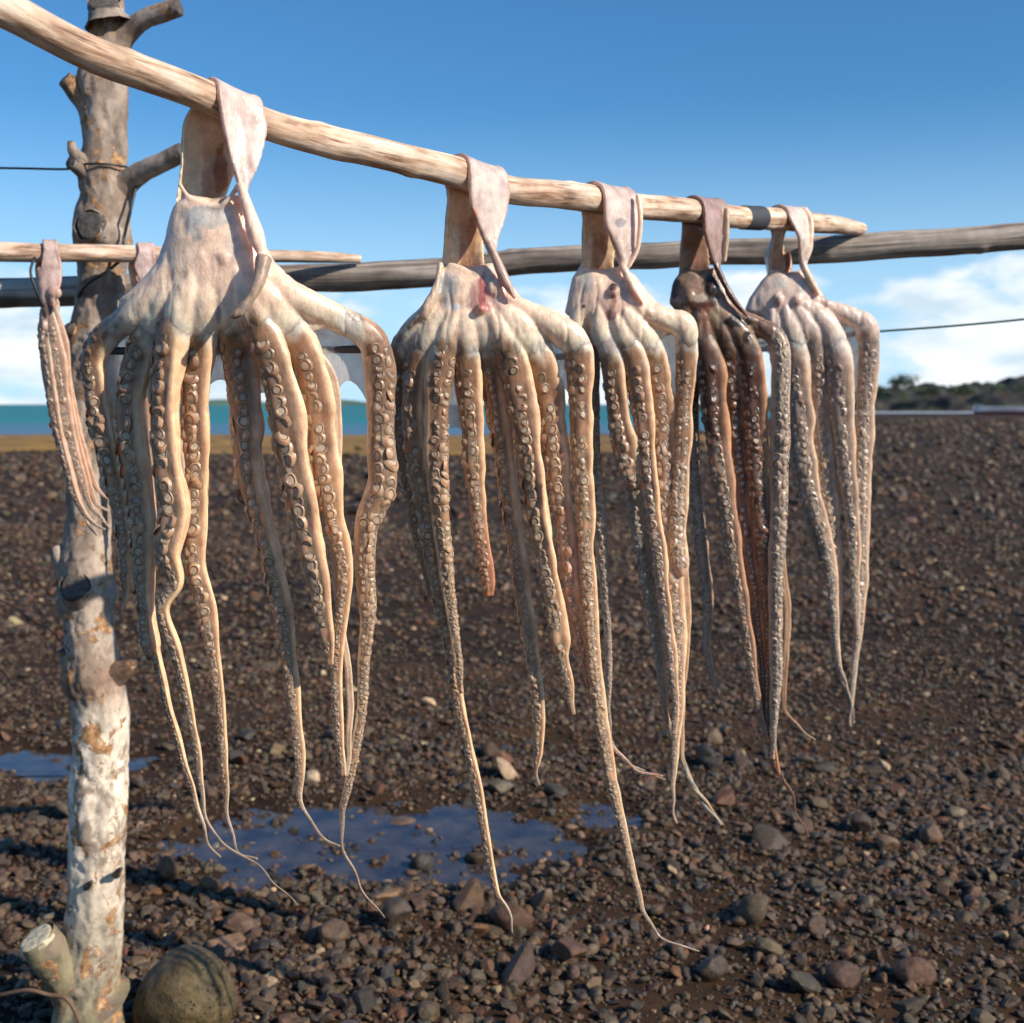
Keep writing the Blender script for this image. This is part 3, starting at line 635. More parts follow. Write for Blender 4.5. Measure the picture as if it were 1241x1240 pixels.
def voxel_blend(mb, vox, iters):
    """fuse overlapping closed shapes into one skin and smooth the joins; colours follow by nearest point"""
    o = mb.build('tmp', SKIN, loc=(0, 0, 0)); src = np.vstack(mb.v); sc = np.vstack(mb.c)
    a = o.modifiers.new('r', 'REMESH'); a.mode = 'VOXEL'; a.voxel_size = vox; a.adaptivity = 0
    b_ = o.modifiers.new('s', 'SMOOTH'); b_.factor = .5; b_.iterations = iters
    dg = bpy.context.evaluated_depsgraph_get(); dg.update(); me = bpy.data.meshes.new_from_object(o.evaluated_get(dg))
    n = len(me.vertices); v = np.empty(n * 3, np.float32); me.vertices.foreach_get('co', v); v = v.reshape(-1, 3).astype(float)
    nn = np.empty(n * 3, np.float32); me.vertices.foreach_get('normal', nn); nn = nn.reshape(-1, 3)
    f = [tuple(p.vertices) for p in me.polygons]
    kd = kdtree.KDTree(len(src))
    for i, q in enumerate(src): kd.insert(q, i)
    kd.balance(); c = np.array([sc[[h[1] for h in kd.find_n(q, 4)]].mean(0) for q in v])
    old = o.data; bpy.data.objects.remove(o); bpy.data.meshes.remove(old); bpy.data.meshes.remove(me)
    return v, nn.astype(float), f, c

def octopus(spec):
    Yc = spec['Y']; seed = spec['seed']; cream, brown, dors, mid = [np.array(spec.get(k, d)) for k, d in (('cream', CREAM), ('brown', BROWN), ('dors', DORS), ('mid', MID))]
    trans = spec['trans']; pole = spec['pole']; blend = MB(); out = MB(); vox = spec.get('vox', .0024)
    # -- body: stacked ellipses
    B = np.array(spec['body'], float); ys = np.arange(B[0, 0], B[-1, 0] + 1, 3.0)
    l, r = np.interp(ys, B[:, 0], B[:, 1]), np.interp(ys, B[:, 0], B[:, 2]); b_ = np.interp(ys, B[:, 0], B[:, 3])
    kk_ = sm(ys, trans - 58, trans - 6) * .14; hw_ = (r - l) / 2; l, r = l + hw_ * kk_, r - hw_ * kk_; b_ = b_ * (1 - .75 * sm(ys, trans - 55, trans - 6))
    kt_ = (1 - sm(ys, B[0, 0], B[0, 0] + 16)) * .22; l, r = l + hw_ * kt_, r - hw_ * kt_
    seg = 48; ph = np.linspace(0, 2 * np.pi, seg, endpoint=False); v = []
    for y, a0, a1, bb in zip(ys, l, r, b_):
        c = P((a0 + a1) / 2, y, Yc); ha = (a1 - a0) / 2 * Yc / F
        for q in ph: v.append(c + [ha * math.sin(q), -bb * math.cos(q), -(1 - abs(math.sin(q))) * 12 * Yc / F * max(0, 1 - (y - B[0, 0]) / 34) + 26 * Yc / F * abs(math.sin(q)) ** 4 * sm(y, trans - 60, trans - 4)])
    v = np.array(v); f = grid_faces(len(ys), seg); k = len(v)
    v = np.vstack([v, v[:seg].mean(0), v[-seg:].mean(0)]); f += [(k, (j + 1) % seg, j) for j in range(seg)]; o_ = (len(ys) - 1) * seg
    f += [(k + 1, o_ + j, o_ + (j + 1) % seg) for j in range(seg)]
    v += .0016 * np.stack([noise(v, 30, seed + i, 2) for i in range(3)], 1); blend.add(v, f, cream)
    bdepth = lambda py: np.interp(py, B[:, 0], B[:, 3])
    # -- mantle strap looped over the pole
    if 'strap' in spec:
        pl, pr, backL, backR, frL, frR = spec['strap']; Ls, Rs = [], []
        for lst, pxp, bk, fr in ((Ls, pl, backL, frL), (Rs, pr, backR, frR)):
            row = np.array([np.interp(pxp, pole[:, 4], pole[:, i]) for i in range(4)]); i0 = np.argmin(abs(pole[:, 4] - pxp)); T = pole[min(i0 + 8, len(pole) - 1), :3] - pole[i0 - 8, :3]; T /= np.linalg.norm(T)
            fr_ = np.cross(T, [0, 0, 1]); fr_ /= np.linalg.norm(fr_); up = np.cross(fr_, T) * 1.0
            if up[2] < 0: up = -up
            if fr_[1] > 0: fr_ = -fr_
            c = row[:3]; rr = row[3] + .0045
            yb = (c - fr_ * rr)[1]; yf = (c + fr_ * rr)[1]
            for px, py in bk: lst.append(P(px, py, yb + (Yc + .012 - yb) * sm(py, bk[-1][1], bk[0][1])))
            for a in (180, 150, 120, 90, 60, 30, 0): a = math.radians(a); lst.append(c + rr * (math.cos(a) * fr_ + math.sin(a) * up))
            for px, py in fr: lst.append(P(px, py, yf + (Yc - .02 - yf) * sm(py, fr[0][1], fr[-1][1])))
        Ls = spline(Ls, .004)[0]; Rs = spline(Rs, .004)[0]; n = max(len(Ls), len(Rs)); g_ = np.linspace(0, 1, n)
        Ls = np.stack([np.interp(g_, np.linspace(0, 1, len(Ls)), Ls[:, i]) for i in range(3)], 1); Rs = np.stack([np.interp(g_, np.linspace(0, 1, len(Rs)), Rs[:, i]) for i in range(3)], 1)
        m_ = 18; tt = np.linspace(0, 1, m_); mid_ = Ls[:, None] * (1 - tt)[None, :, None] + Rs[:, None] * tt[None, :, None]
        T = np.gradient((Ls + Rs) / 2, axis=0); W_ = Rs - Ls; nrm = np.cross(T, W_); nrm /= np.linalg.norm(nrm, axis=1)[:, None] + 1e-9
        cen = np.array(pole[np.argmin(abs(pole[:, 4] - (pl + pr) / 2)), :3]); outw = np.sign(np.sum(nrm[n // 2] * ((Ls + Rs)[n // 2] / 2 - cen))); nrm *= outw
        backm = sm(g_, .0, .10) * (1 - sm(g_, .30, .42)); frontm = sm(g_, .62, .75)
        bow = (np.sin(np.pi * tt))[None, :] * (spec.get('bow', .026) * backm + .003 * frontm)[:, None]
        rip = noise(np.stack([np.repeat(g_ * 6, m_), np.tile(tt * 4, n), np.zeros(n * m_)], 1), 1.0, seed + 4, 3).reshape(n, m_) * .0040 * (.15 + backm + frontm)[:, None]
        ctr = mid_ + nrm[:, None] * (bow + rip)[:, :, None]; th = spec.get('th', .0032) * (1 + .9 * np.exp(-((tt - .97) / .07) ** 2) + .3 * np.exp(-((tt - .03) / .06) ** 2))
        A = (ctr + nrm[:, None] * th[None, :, None]).reshape(-1, 3); B2 = (ctr - nrm[:, None] * th[None, :, None]).reshape(-1, 3); k = n * m_
        f = grid_faces(n, m_, False) + [tuple(a + k for a in q[::-1]) for q in grid_faces(n, m_, False)]
        for i in range(n - 1): f.append((i * m_, (i + 1) * m_, (i + 1) * m_ + k, i * m_ + k)); f.append((i * m_ + m_ - 1, i * m_ + m_ - 1 + k, (i + 1) * m_ + m_ - 1 + k, (i + 1) * m_ + m_ - 1))
        for j in range(m_ - 1): f.append((j, j + k, j + 1 + k, j + 1)); e = (n - 1) * m_; f.append((e + j, e + j + 1, e + j + 1 + k, e + j + k))
        inner, outer = np.array(spec.get('inner', (.98, .72, .47))), np.array(spec.get('outer', (.76, .61, .53)))
        dk = (np.exp(-((tt - .66) / .24) ** 2)[None, :] * (backm * (1 - .35 * sm(g_, .15, .35)))[:, None])  # shade of the hollow mantle pocket, painted as a reddish-brown band
        cin = lerp(lerp(cream, inner, (.9 * backm)[:, None] * np.ones((1, m_))), np.array(spec.get('pocket_shade', (.42, .16, .07))), dk * .8).reshape(-1, 3)
        edge = np.maximum(np.exp(-(tt / .05) ** 2), np.exp(-((1 - tt) / .05) ** 2))[None, :] * np.ones((n, 1)); pat = noise(ctr.reshape(-1, 3), 42, seed, 4).reshape(n, m_)
        cout = lerp(lerp(np.tile(outer, (n, m_, 1)), outer * [.62, .52, .52], np.clip(pat * 1.6, 0, 1)), np.array([.30, .15, .12]), edge * .55); cout = lerp(cout, np.tile(cream * 1.0, (n, m_, 1)), (1 - sm(g_, .0, .12))[:, None] * np.ones((1, m_))).reshape(-1, 3)
        blend.add(np.vstack([A, B2]), f, np.vstack([cout, cin]))
    # -- arms
    arms = []
    for ai, arm in enumerate(spec['arms']):
        off, side, pts = arm[0], arm[1], arm[2]; opt = arm[3] if len(arm) > 3 else {}
        y0 = pts[0][1]; rows_ = []
        for q in pts:
            px, py, w_ = q[:3]; e = sm(py, y0 + 10, y0 + 110)
            la_, ra_ = np.interp(py, B[:, 0], B[:, 1]), np.interp(py, B[:, 0], B[:, 2]); un = np.clip((px - (la_ + ra_) / 2) / ((ra_ - la_) / 2), -.97, .97)
            w_ = w_ * spec.get('wk', 1) * (1.28 - .31 * sm(py, trans - 10, trans + 70) - .06 * sm(py, trans + 250, trans + 420)) * (.50 + .50 * sm(py, y0, y0 + 42))
            Yp = Yc - bdepth(py) * math.sqrt(1 - un * un) * (.70 + .25 * sm(py, y0, y0 + 42)) * (1 - e) + off * e + (q[3] if len(q) > 3 else 0)
            rows_.append((*P(px, py, Yp), w_ / 2 * Yp / F, py))
        rr = spline(rows_, .0032)[0]; C = rr[:, :3].copy(); R = np.maximum(rr[:, 3], .0007); py = rr[:, 4]
        thin = np.clip((.006 - R) / .005, 0, 1); s_ = np.arange(len(C)) * .0032
        C[:, 0] += thin * .0030 * np.sin(s_ * 95 + ai) + thin * .0024 * np.sin(s_ * 41 + 2 * ai); C[:, 1] += thin * .003 * np.sin(s_ * 67 + ai)
        C[:, 0] += .0022 * noise(np.stack([s_ * 14, s_ * 0 + ai, s_ * 0], 1), 1, seed, 2)
        phc = side + .55 * noise(np.stack([s_ * 5, s_ * 0 + ai * 3.1, s_ * 0], 1), 1, seed + 9, 2)
        if 'tw' in opt: phc = phc + opt['tw'] * sm(py, 560, 850)
        fr_side = -1.5 if side >= 0 else 1.5; fa = opt.get('fringe', .42) * 1.25
        tj = trans + opt.get('tj', 0) + 10 * math.sin(ai * 2.3)
        phh = [None]
        def rf(s2, ph2, C_, phc=phc, py=py, ai=ai, fa=fa, fr_side=fr_side, R=R):
            n_, k_ = len(C_), ph2.shape[1]; q = np.stack([np.cos(ph2) * 1.4 + 0 * s2, np.sin(ph2) * 1.4 + 0 * s2, s2 * 38 + 0 * ph2], 2).reshape(-1, 3)
            r_ = 1 + .085 * noise(q, 1, seed + ai, 3).reshape(n_, k_)
            r_ += .05 * noise(q * [1, 1, .35], 3.2, seed + ai + 50, 2).reshape(n_, k_)
            dd = (ph2 - (phc[:, None] + fr_side) + np.pi) % (2 * np.pi) - np.pi
            env = (sm(py, trans - 20, trans + 70) * (1 - .0 * py) * np.clip(R / .004, 0, 1))[:, None]
            r_ += fa * env * np.exp(-(dd / .20) ** 2) * (1 + .35 * np.sin(s2 * 55 + ai) * .6)
            r_ -= .16 * env * np.exp(-((dd - .75 * np.sign(-fr_side)) / .35) ** 2)
            return r_
        def cf(s2, ph2, C_, phc=phc, py=py, tj=tj, fr_side=fr_side, opt=opt, ai=ai, R=R):
            n_, k_ = s2.shape; q = np.stack([np.cos(ph2) * 1.2, np.sin(ph2) * 1.2, s2 * 22], 2).reshape(-1, 3)
            nz_ = noise(q, 1.6, seed + 3 + ai, 4).reshape(n_, k_); dp = (ph2 - phc[:, None] + np.pi) % (2 * np.pi) - np.pi
            tk = sm(py[:, None] + 26 * nz_ + 22 * np.cos(dp * 1.2), tj - 12, tj + 14)
            bm = lerp(np.tile(brown, (n_, k_, 1)), np.tile(mid, (n_, k_, 1)), sm(py[:, None] + 60 * nz_, trans + 70, trans + 260))
            bm = bm * (1 + .35 * np.clip(nz_, -1, 1))[..., None]
            dm = sm(np.abs(dp) + .12 * nz_, 1.12, 1.5); c = lerp(bm, np.tile(dors, (n_, k_, 1)), dm)
            c = lerp(np.tile(cream, (n_, k_, 1)), c, tk)
            c = lerp(c, np.tile(TIP * spec.get('tipk', 1), (n_, k_, 1)), np.clip((.0052 - R) / .003, 0, 1)[:, None] * np.ones((1, k_)) * .8); c = lerp(c, np.tile(np.array([.20, .145, .11]), (n_, k_, 1)), np.clip((.0028 - R) / .0016, 0, 1)[:, None] * np.ones((1, k_)) * .85)
            if 'tint' in opt:
                tc_, ya, yb_ = opt['tint']; c = lerp(c, np.tile(np.array(tc_), (n_, k_, 1)), sm(py[:, None] + 15 * nz_, ya, yb_) * .85)
            return c
        sg = 28 if R.max() > .008 else 16
        R = R * (1 + .16 * noise(np.stack([s_ * 22, s_ * 0 + ai * 5.3, s_ * 0], 1), 1, seed + 14, 2) * sm(py, trans, trans + 60))
        k0 = int(np.searchsorted(py, trans - 50)) if py[-1] > trans else 0; k0 = min(k0, len(C) - 8)
        if spec.get('pole') is left: k0 = 0
        cut = py < trans + 12; kk = max(6, int(np.argmax(~cut)) if (~cut).any() else len(py)); rootC, rootR, rootpy, rootphc = C[:kk], R[:kk], py[:kk], phc[:kk]
        C, R, py, phc = C[k0:], R[k0:], py[k0:], phc[k0:]; R = R * (.70 + .30 * sm(py, trans - 52, trans + 4)) if k0 else R
        T, U, V, s3 = tube(out, C, R, sg, rfun=lambda a, b, c_, rf=rf, phc=phc, py=py, R=R: rf(a, b, c_, phc=phc, py=py, R=R), cfun=lambda a, b, c_, cf=cf, phc=phc, py=py, R=R: cf(a, b, c_, phc=phc, py=py, R=R), flat=opt.get('flat', .82))
        # root part also joins the fused body
        if kk > 6:
            sc_ = np.interp(rootpy, [trans - 52, trans + 12], [1.14, .86]); mbt = MB(); tube(mbt, rootC, rootR * sc_, 28, cfun=lambda a, b, c_, cf=cf, phc=rootphc, py=rootpy, R=rootR: cf(a, b, c_, phc=phc, py=py, R=R), flat=.82, cap=True); blend.add(mbt.v[0], mbt.f, mbt.c[0])
        arms.append((C, R, py))
        # suckers in two rows
        ev = lambda i, p: rf(s3[i:i + 1, None], np.array([[p]]), C[i:i + 1], phc=phc[i:i + 1], py=py[i:i + 1], R=R[i:i + 1])[0, 0]
        seg_s = 12; pa = np.linspace(0, 2 * np.pi, seg_s, endpoint=False)
        prof = [(1.62, -.50, 0), (1.38, -.05, 0), (1.16, .28, 0), (1.00, .46, 0), (.90, .50, 1), (.82, .46, 1), (.74, .36, 1), (.60, .32, 2), (.32, .38, 2)]
        for row in (0, 1):
            pos = spec.get('s0', -6) ; i = int(np.searchsorted(py, tj + 4 + 9 * row)); dens = opt.get('suck', 1.0)
            if dens == 0: break
            while i < len(C) - 4:
                pyi = py[i]; Ri = R[i]
                if Ri < .0021 or ('sy' in opt and pyi > opt['sy']): break
                low = sm(pyi, trans, trans + 160); sr = Ri * (.30 + .13 * low) * rng.uniform(.76, 1.18); sr = min(sr, .0082)
                gap = sr * (2.3 - .42 * low) * rng.uniform(.85, 1.15) / dens
                if rng.uniform() > .06:
                    p = phc[i] + (-.50 if row else .50) * (1.0 + .18 * low) + rng.normal(0, .07)
                    nrm_ = math.cos(p) * U[i] + math.sin(p) * V[i]; e = ev(i, p)
                    base = C[i] + Ri * e * .93 * (.82 * math.cos(p) * U[i] + math.sin(p) * V[i])
                    nrm_ = nrm_ + rng.normal(0, .20, 3); nrm_ /= np.linalg.norm(nrm_); t1 = np.cross(nrm_, T[i]); t1 /= np.linalg.norm(t1); t2 = np.cross(nrm_, t1)
                    el = rng.uniform(.72, 1.0); hh = sr * rng.uniform(.42, .92); wob = 1 + .07 * np.sin(2 * pa + rng.uniform(0, 6)) + .05 * np.sin(3 * pa + rng.uniform(0, 6)); vs, cs = [], []
                    for q_, h_, kind in prof:
                        vs.append(base + nrm_ * hh * h_ + sr * q_ * wob[:, None] * (np.cos(pa)[:, None] * t1 * el + np.sin(pa)[:, None] * t2))
                        bc = lerp(brown, mid, low); bc = bc if 'tint' not in opt else lerp(bc, np.array(opt['tint'][0]), sm(pyi, *opt['tint'][1:]) * .8)
                        rimc = spec.get('rim', RIM); cc = (bc * 1.12, (rimc if h_ < .55 else bc * .95), lerp(bc, np.array(spec.get('cup', CUPI)), .65 if kind == 2 else .3))[kind]
                        cs.append(np.tile(cc * rng.uniform(.93, 1.07), (seg_s, 1)))
                    vs.append((base + nrm_ * hh * .38)[None]); cs.append((lerp(bc, np.array(spec.get('cup', CUPI)), .8) * .9)[None])
                    ff = grid_faces(len(prof), seg_s); kq = len(prof) * seg_s; ff += [(kq, kq - seg_s + j, kq - seg_s + (j + 1) % seg_s) for j in range(seg_s)]
                    out.add(np.vstack(vs), ff, np.vstack(cs))
                i += max(1, int(round(gap / .0032)))
    # -- extra fused lumps and ridges (eyes, funnel, lips)
    for px, py, w_, h_, dy in spec.get('lumps', []):
        pv, pf = ICO[3]; c = P(px, py, Yc + dy); blend.add(c + pv * [w_ / 2 * Yc / F, .010, h_ / 2 * Yc / F], [tuple(q) for q in pf], cream)
    for pts, c in spec.get('cords', []):
        q = spline([(*P(a[0], a[1], Yc + a[3]), a[2] / 2 * Yc / F * (.45 if a is pts[-1] and a[2] > 7 else 1)) for a in pts], .003)[0]; mbt = MB(); tube(mbt, q[:, :3], q[:, 3], 16, col=c); blend.add(mbt.v[0], mbt.f, mbt.c[0])
    v, nn, f, c = voxel_blend(blend, vox, spec.get('iters', 6))
    v += sm(proj(v)[1], B[0, 0] + 4, B[0, 0] + 40)[:, None] * nn * (.0006 * noise(v * [1, 1, .35], 48, seed + 2, 4) + .0004 * noise(v * [1, 1, .3], 150, seed + 6, 2) - .0020 * np.clip(.16 - abs(noise(v * [1, 1, .28], 26, seed + 7, 3)), 0, .16) / .16)[:, None]
    out.add(v, f, c)
    # patches: clear windows with some painted shade, blood, dark dried skin, painted pocket shade and strap highlights (px, py, rx, ry, colour, strength)
    for k in range(len(out.v)):
        if len(out.v[k]) < 120: continue
        X_, Y_ = proj(out.v[k]); nz_ = noise(out.v[k], 55, seed + 8, 4)
        for px, py, rx, ry, colr, stg in spec.get('spots', []):
            d = np.sqrt(((X_ - px) / rx) ** 2 + ((Y_ - py) / ry) ** 2) + .75 * nz_
            out.c[k] = lerp(out.c[k], np.array(colr), stg * (1 - sm(d, .65, 1.05)))
    # -- webs between neighbouring arms
    for i, j, ya, yb_, arch in spec.get('webs', []):
        nr, nc = 24, 14; g1 = []
        def at(k, y):
            C, R, py = arms[k]; mono = np.maximum.accumulate(py); ii = np.interp(y, mono, np.arange(len(py))); return np.array([np.interp(ii, np.arange(len(py)), C[:, q]) for q in range(3)])
        for a in range(nr):
            for b2 in range(nc):
                t2 = b2 / (nc - 1); yl = ya + (yb_ - arch * math.sin(math.pi * t2) - ya) * a / (nr - 1); p1, p2 = at(i, yl), at(j, yl)
                q = p1 * (1 - t2) + p2 * t2; q[1] += .004 + .006 * math.sin(math.pi * t2) ; g1.append(q)
        g1 = np.array(g1); g1[:, 1] += .0035 * noise(g1, 45, seed, 3)
        n = len(g1); F1 = grid_faces(nr, nc, False); rim = [(k_ * nc, k_ * nc + n, (k_ + 1) * nc + n, (k_ + 1) * nc) for k_ in range(nr - 1)] + [((nr - 1) * nc + q, (nr - 1) * nc + q + n, (nr - 1) * nc + q + 1 + n, (nr - 1) * nc + q + 1) for q in range(nc - 1)]
        V2 = np.vstack([g1, g1 + [0, .0016, 0]]); allf = F1 + [tuple(x + n for x in q[::-1]) for q in F1] + rim
        ypx = proj(V2)[1] + 9 * noise(V2, 60, seed + 5, 3); lim = trans + 16 if 0 < i and j < max(w_[1] for w_ in spec['webs']) else trans - 30
        solid = [q for q in allf if ypx[q[0]] < lim]; clear = [q for q in allf if ypx[q[0]] >= lim]
        if solid: out.add(V2 - [0, .004, 0], solid, cream * .98)
        if clear: out.add(V2, clear, (.7, .66, .6), m=1)
    o = out.build('octopus', [SKIN, WEB], loc=P(spec['cx'], spec['body'][0][0], Yc))
    return tag(o, spec['label'], 'octopus', spec['group'])
G1 = 'large octopuses hung to dry on the front pole'
BLUE = (.44, .48, .48)  # clear windows in the head, mixed with shade painted there
# arm: (depth offset m, sucker side angle, [(px, py, width)...], options)
octopus(dict(Y=1.665, seed=11, cx=262, trans=408, pole=front, group=G1, label='largest and nearest octopus on the front pole, pale cream with a hooked funnel',
  strap=(250, 304, [(204, 296), (212, 250), (219, 200), (222, 150)], [(266, 300), (272, 246), (285, 205), (291, 160)], [(271, 160), (279, 195), (292, 238), (300, 262)], [(321, 158), (313, 198), (302, 226), (299, 246)]),
  body=[(236, 216, 300, .020), (262, 208, 306, .030), (290, 202, 316, .036), (318, 192, 332, .038), (345, 168, 362, .036), (372, 138, 400, .030), (398, 118, 436, .020), (412, 116, 444, .008)],
  arms=[
   (.030, .9, [(215, 335, 26), (170, 376, 26), (133, 403, 26), (114, 432, 27), (117, 470, 30), (128, 530, 30), (141, 590, 26), (150, 640, 20), (152, 700, 13), (150, 740, 4)], dict(tj=-6, fringe=.3)),
   (.012, .85, [(228, 325, 26), (198, 372, 28), (174, 420, 32), (160, 480, 34), (163, 550, 36), (172, 620, 34), (175, 680, 28), (176, 730, 22), (184, 782, 24), (192, 800, 12), (206, 860, 11), (222, 920, 10), (238, 975, 7), (252, 1015, 4), (268, 1040, 3)], {}),
   (-.020, .8, [(240, 325, 26), (220, 372, 30), (207, 420, 34), (201, 490, 36), (204, 560, 38), (214, 620, 40), (204, 668, 34), (214, 705, 20), (197, 740, 17), (214, 790, 15), (228, 850, 12), (240, 920, 10), (244, 970, 6), (262, 1012, 3.5), (288, 1034, 3), (330, 1066, 2.4), (360, 1098, 2)], {}),
   (.004, .7, [(256, 325, 26), (248, 375, 32), (240, 425, 36), (236, 490, 34), (239, 560, 30), (238, 620, 29), (238, 680, 27), (251, 740, 22), (260, 800, 17), (268, 860, 14), (272, 930, 10), (276, 980, 6), (286, 1030, 3.5), (310, 1042, 3)], {}),
   (.014, .75, [(272, 325, 26), (280, 375, 32), (288, 425, 36), (297, 490, 38), (302, 560, 36), (315, 620, 30), (330, 680, 27), (342, 740, 24), (350, 800, 16), (357, 860, 14), (362, 920, 12), (363, 965, 7), (374, 995, 4), (396, 1018, 3.5), (412, 1026, 3)], dict(fringe=.55)),
   (-.018, .8, [(286, 325, 26), (306, 372, 30), (326, 420, 34), (342, 480, 38), (352, 540, 40), (364, 600, 38), (376, 660, 34), (388, 720, 26), (396, 770, 19), (400, 806, 8)], dict(fringe=.6)),
   (.008, .7, [(298, 325, 28), (325, 365, 32), (356, 405, 36), (376, 450, 36), (388, 510, 36), (394, 570, 34), (405, 630, 26), (416, 680, 18), (417, 730, 16), (409, 790, 15), (408, 850, 14), (412, 900, 12), (418, 940, 9)], dict(fringe=.5)),
   (.028, -.35, [(306, 322, 24), (350, 356, 25), (400, 382, 26), (442, 404, 28), (458, 434, 31), (462, 490, 32), (463, 545, 32), (464, 590, 32), (447, 635, 26), (444, 690, 24), (447, 740, 20), (441, 800, 14), (438, 860, 13), (430, 910, 14), (420, 960, 10), (414, 1010, 5), (424, 1050, 4), (442, 1080, 3), (468, 1112, 2)], dict(fringe=.25, tj=12)),
   (.02, .6, [(336, 352, 14), (376, 420, 13), (404, 470, 13), (408, 560, 11), (405, 680, 9), (420, 800, 10), (424, 880, 9), (420, 940, 6)], dict(suck=0, tint=((.62, .5, .38), 380, 430))),
  ],
  webs=[(0, 1, 385, 575, 70), (1, 2, 390, 500, 20), (2, 3, 395, 560, 40), (3, 4, 390, 486, 26), (4, 5, 395, 500, 24), (5, 6, 400, 540, 30), (6, 7, 378, 545, 84)],
  lumps=[(246, 311, 19, 20, -.029), (272, 313, 20, 22, -.030), (232, 350, 16, 60, -.03), (290, 352, 14, 60, -.03)],
  cords=[([(217, 222, 6, .0), (230, 240, 6, -.014), (258, 252, 7, -.024), (276, 243, 7, -.028), (290, 222, 6, -.03)], CREAM), ([(291, 222, 10, -.034), (300, 252, 15, -.036), (310, 285, 20, -.040), (320, 312, 22, -.046)], CREAM),
         ([(320, 312, 20, -.048), (314, 340, 15, -.060), (303, 362, 12, -.068), (290, 378, 12, -.072), (277, 386, 6, -.070)], np.array([.42, .30, .22])), ([(318, 325, 10, -.03), (326, 335, 8, -.03)], CREAM)],
  spots=[(268, 205, 9, 42, (.38, .13, .055), .85), (236, 190, 11, 62, (.98, .80, .58), .6), (252, 262, 36, 15, BLUE, .62), (282, 290, 9, 30, BLUE, .35), (236, 268, 14, 24, BLUE, .5), (265, 382, 4, 20, (.30, .33, .36), .85), (297, 386, 3, 18, (.35, .37, .38), .7), (240, 380, 4, 20, (.5, .5, .46), .5), (258, 318, 26, 14, (.62, .40, .33), .35)]))  # first two spots: painted pocket shade and cream highlight on the strap

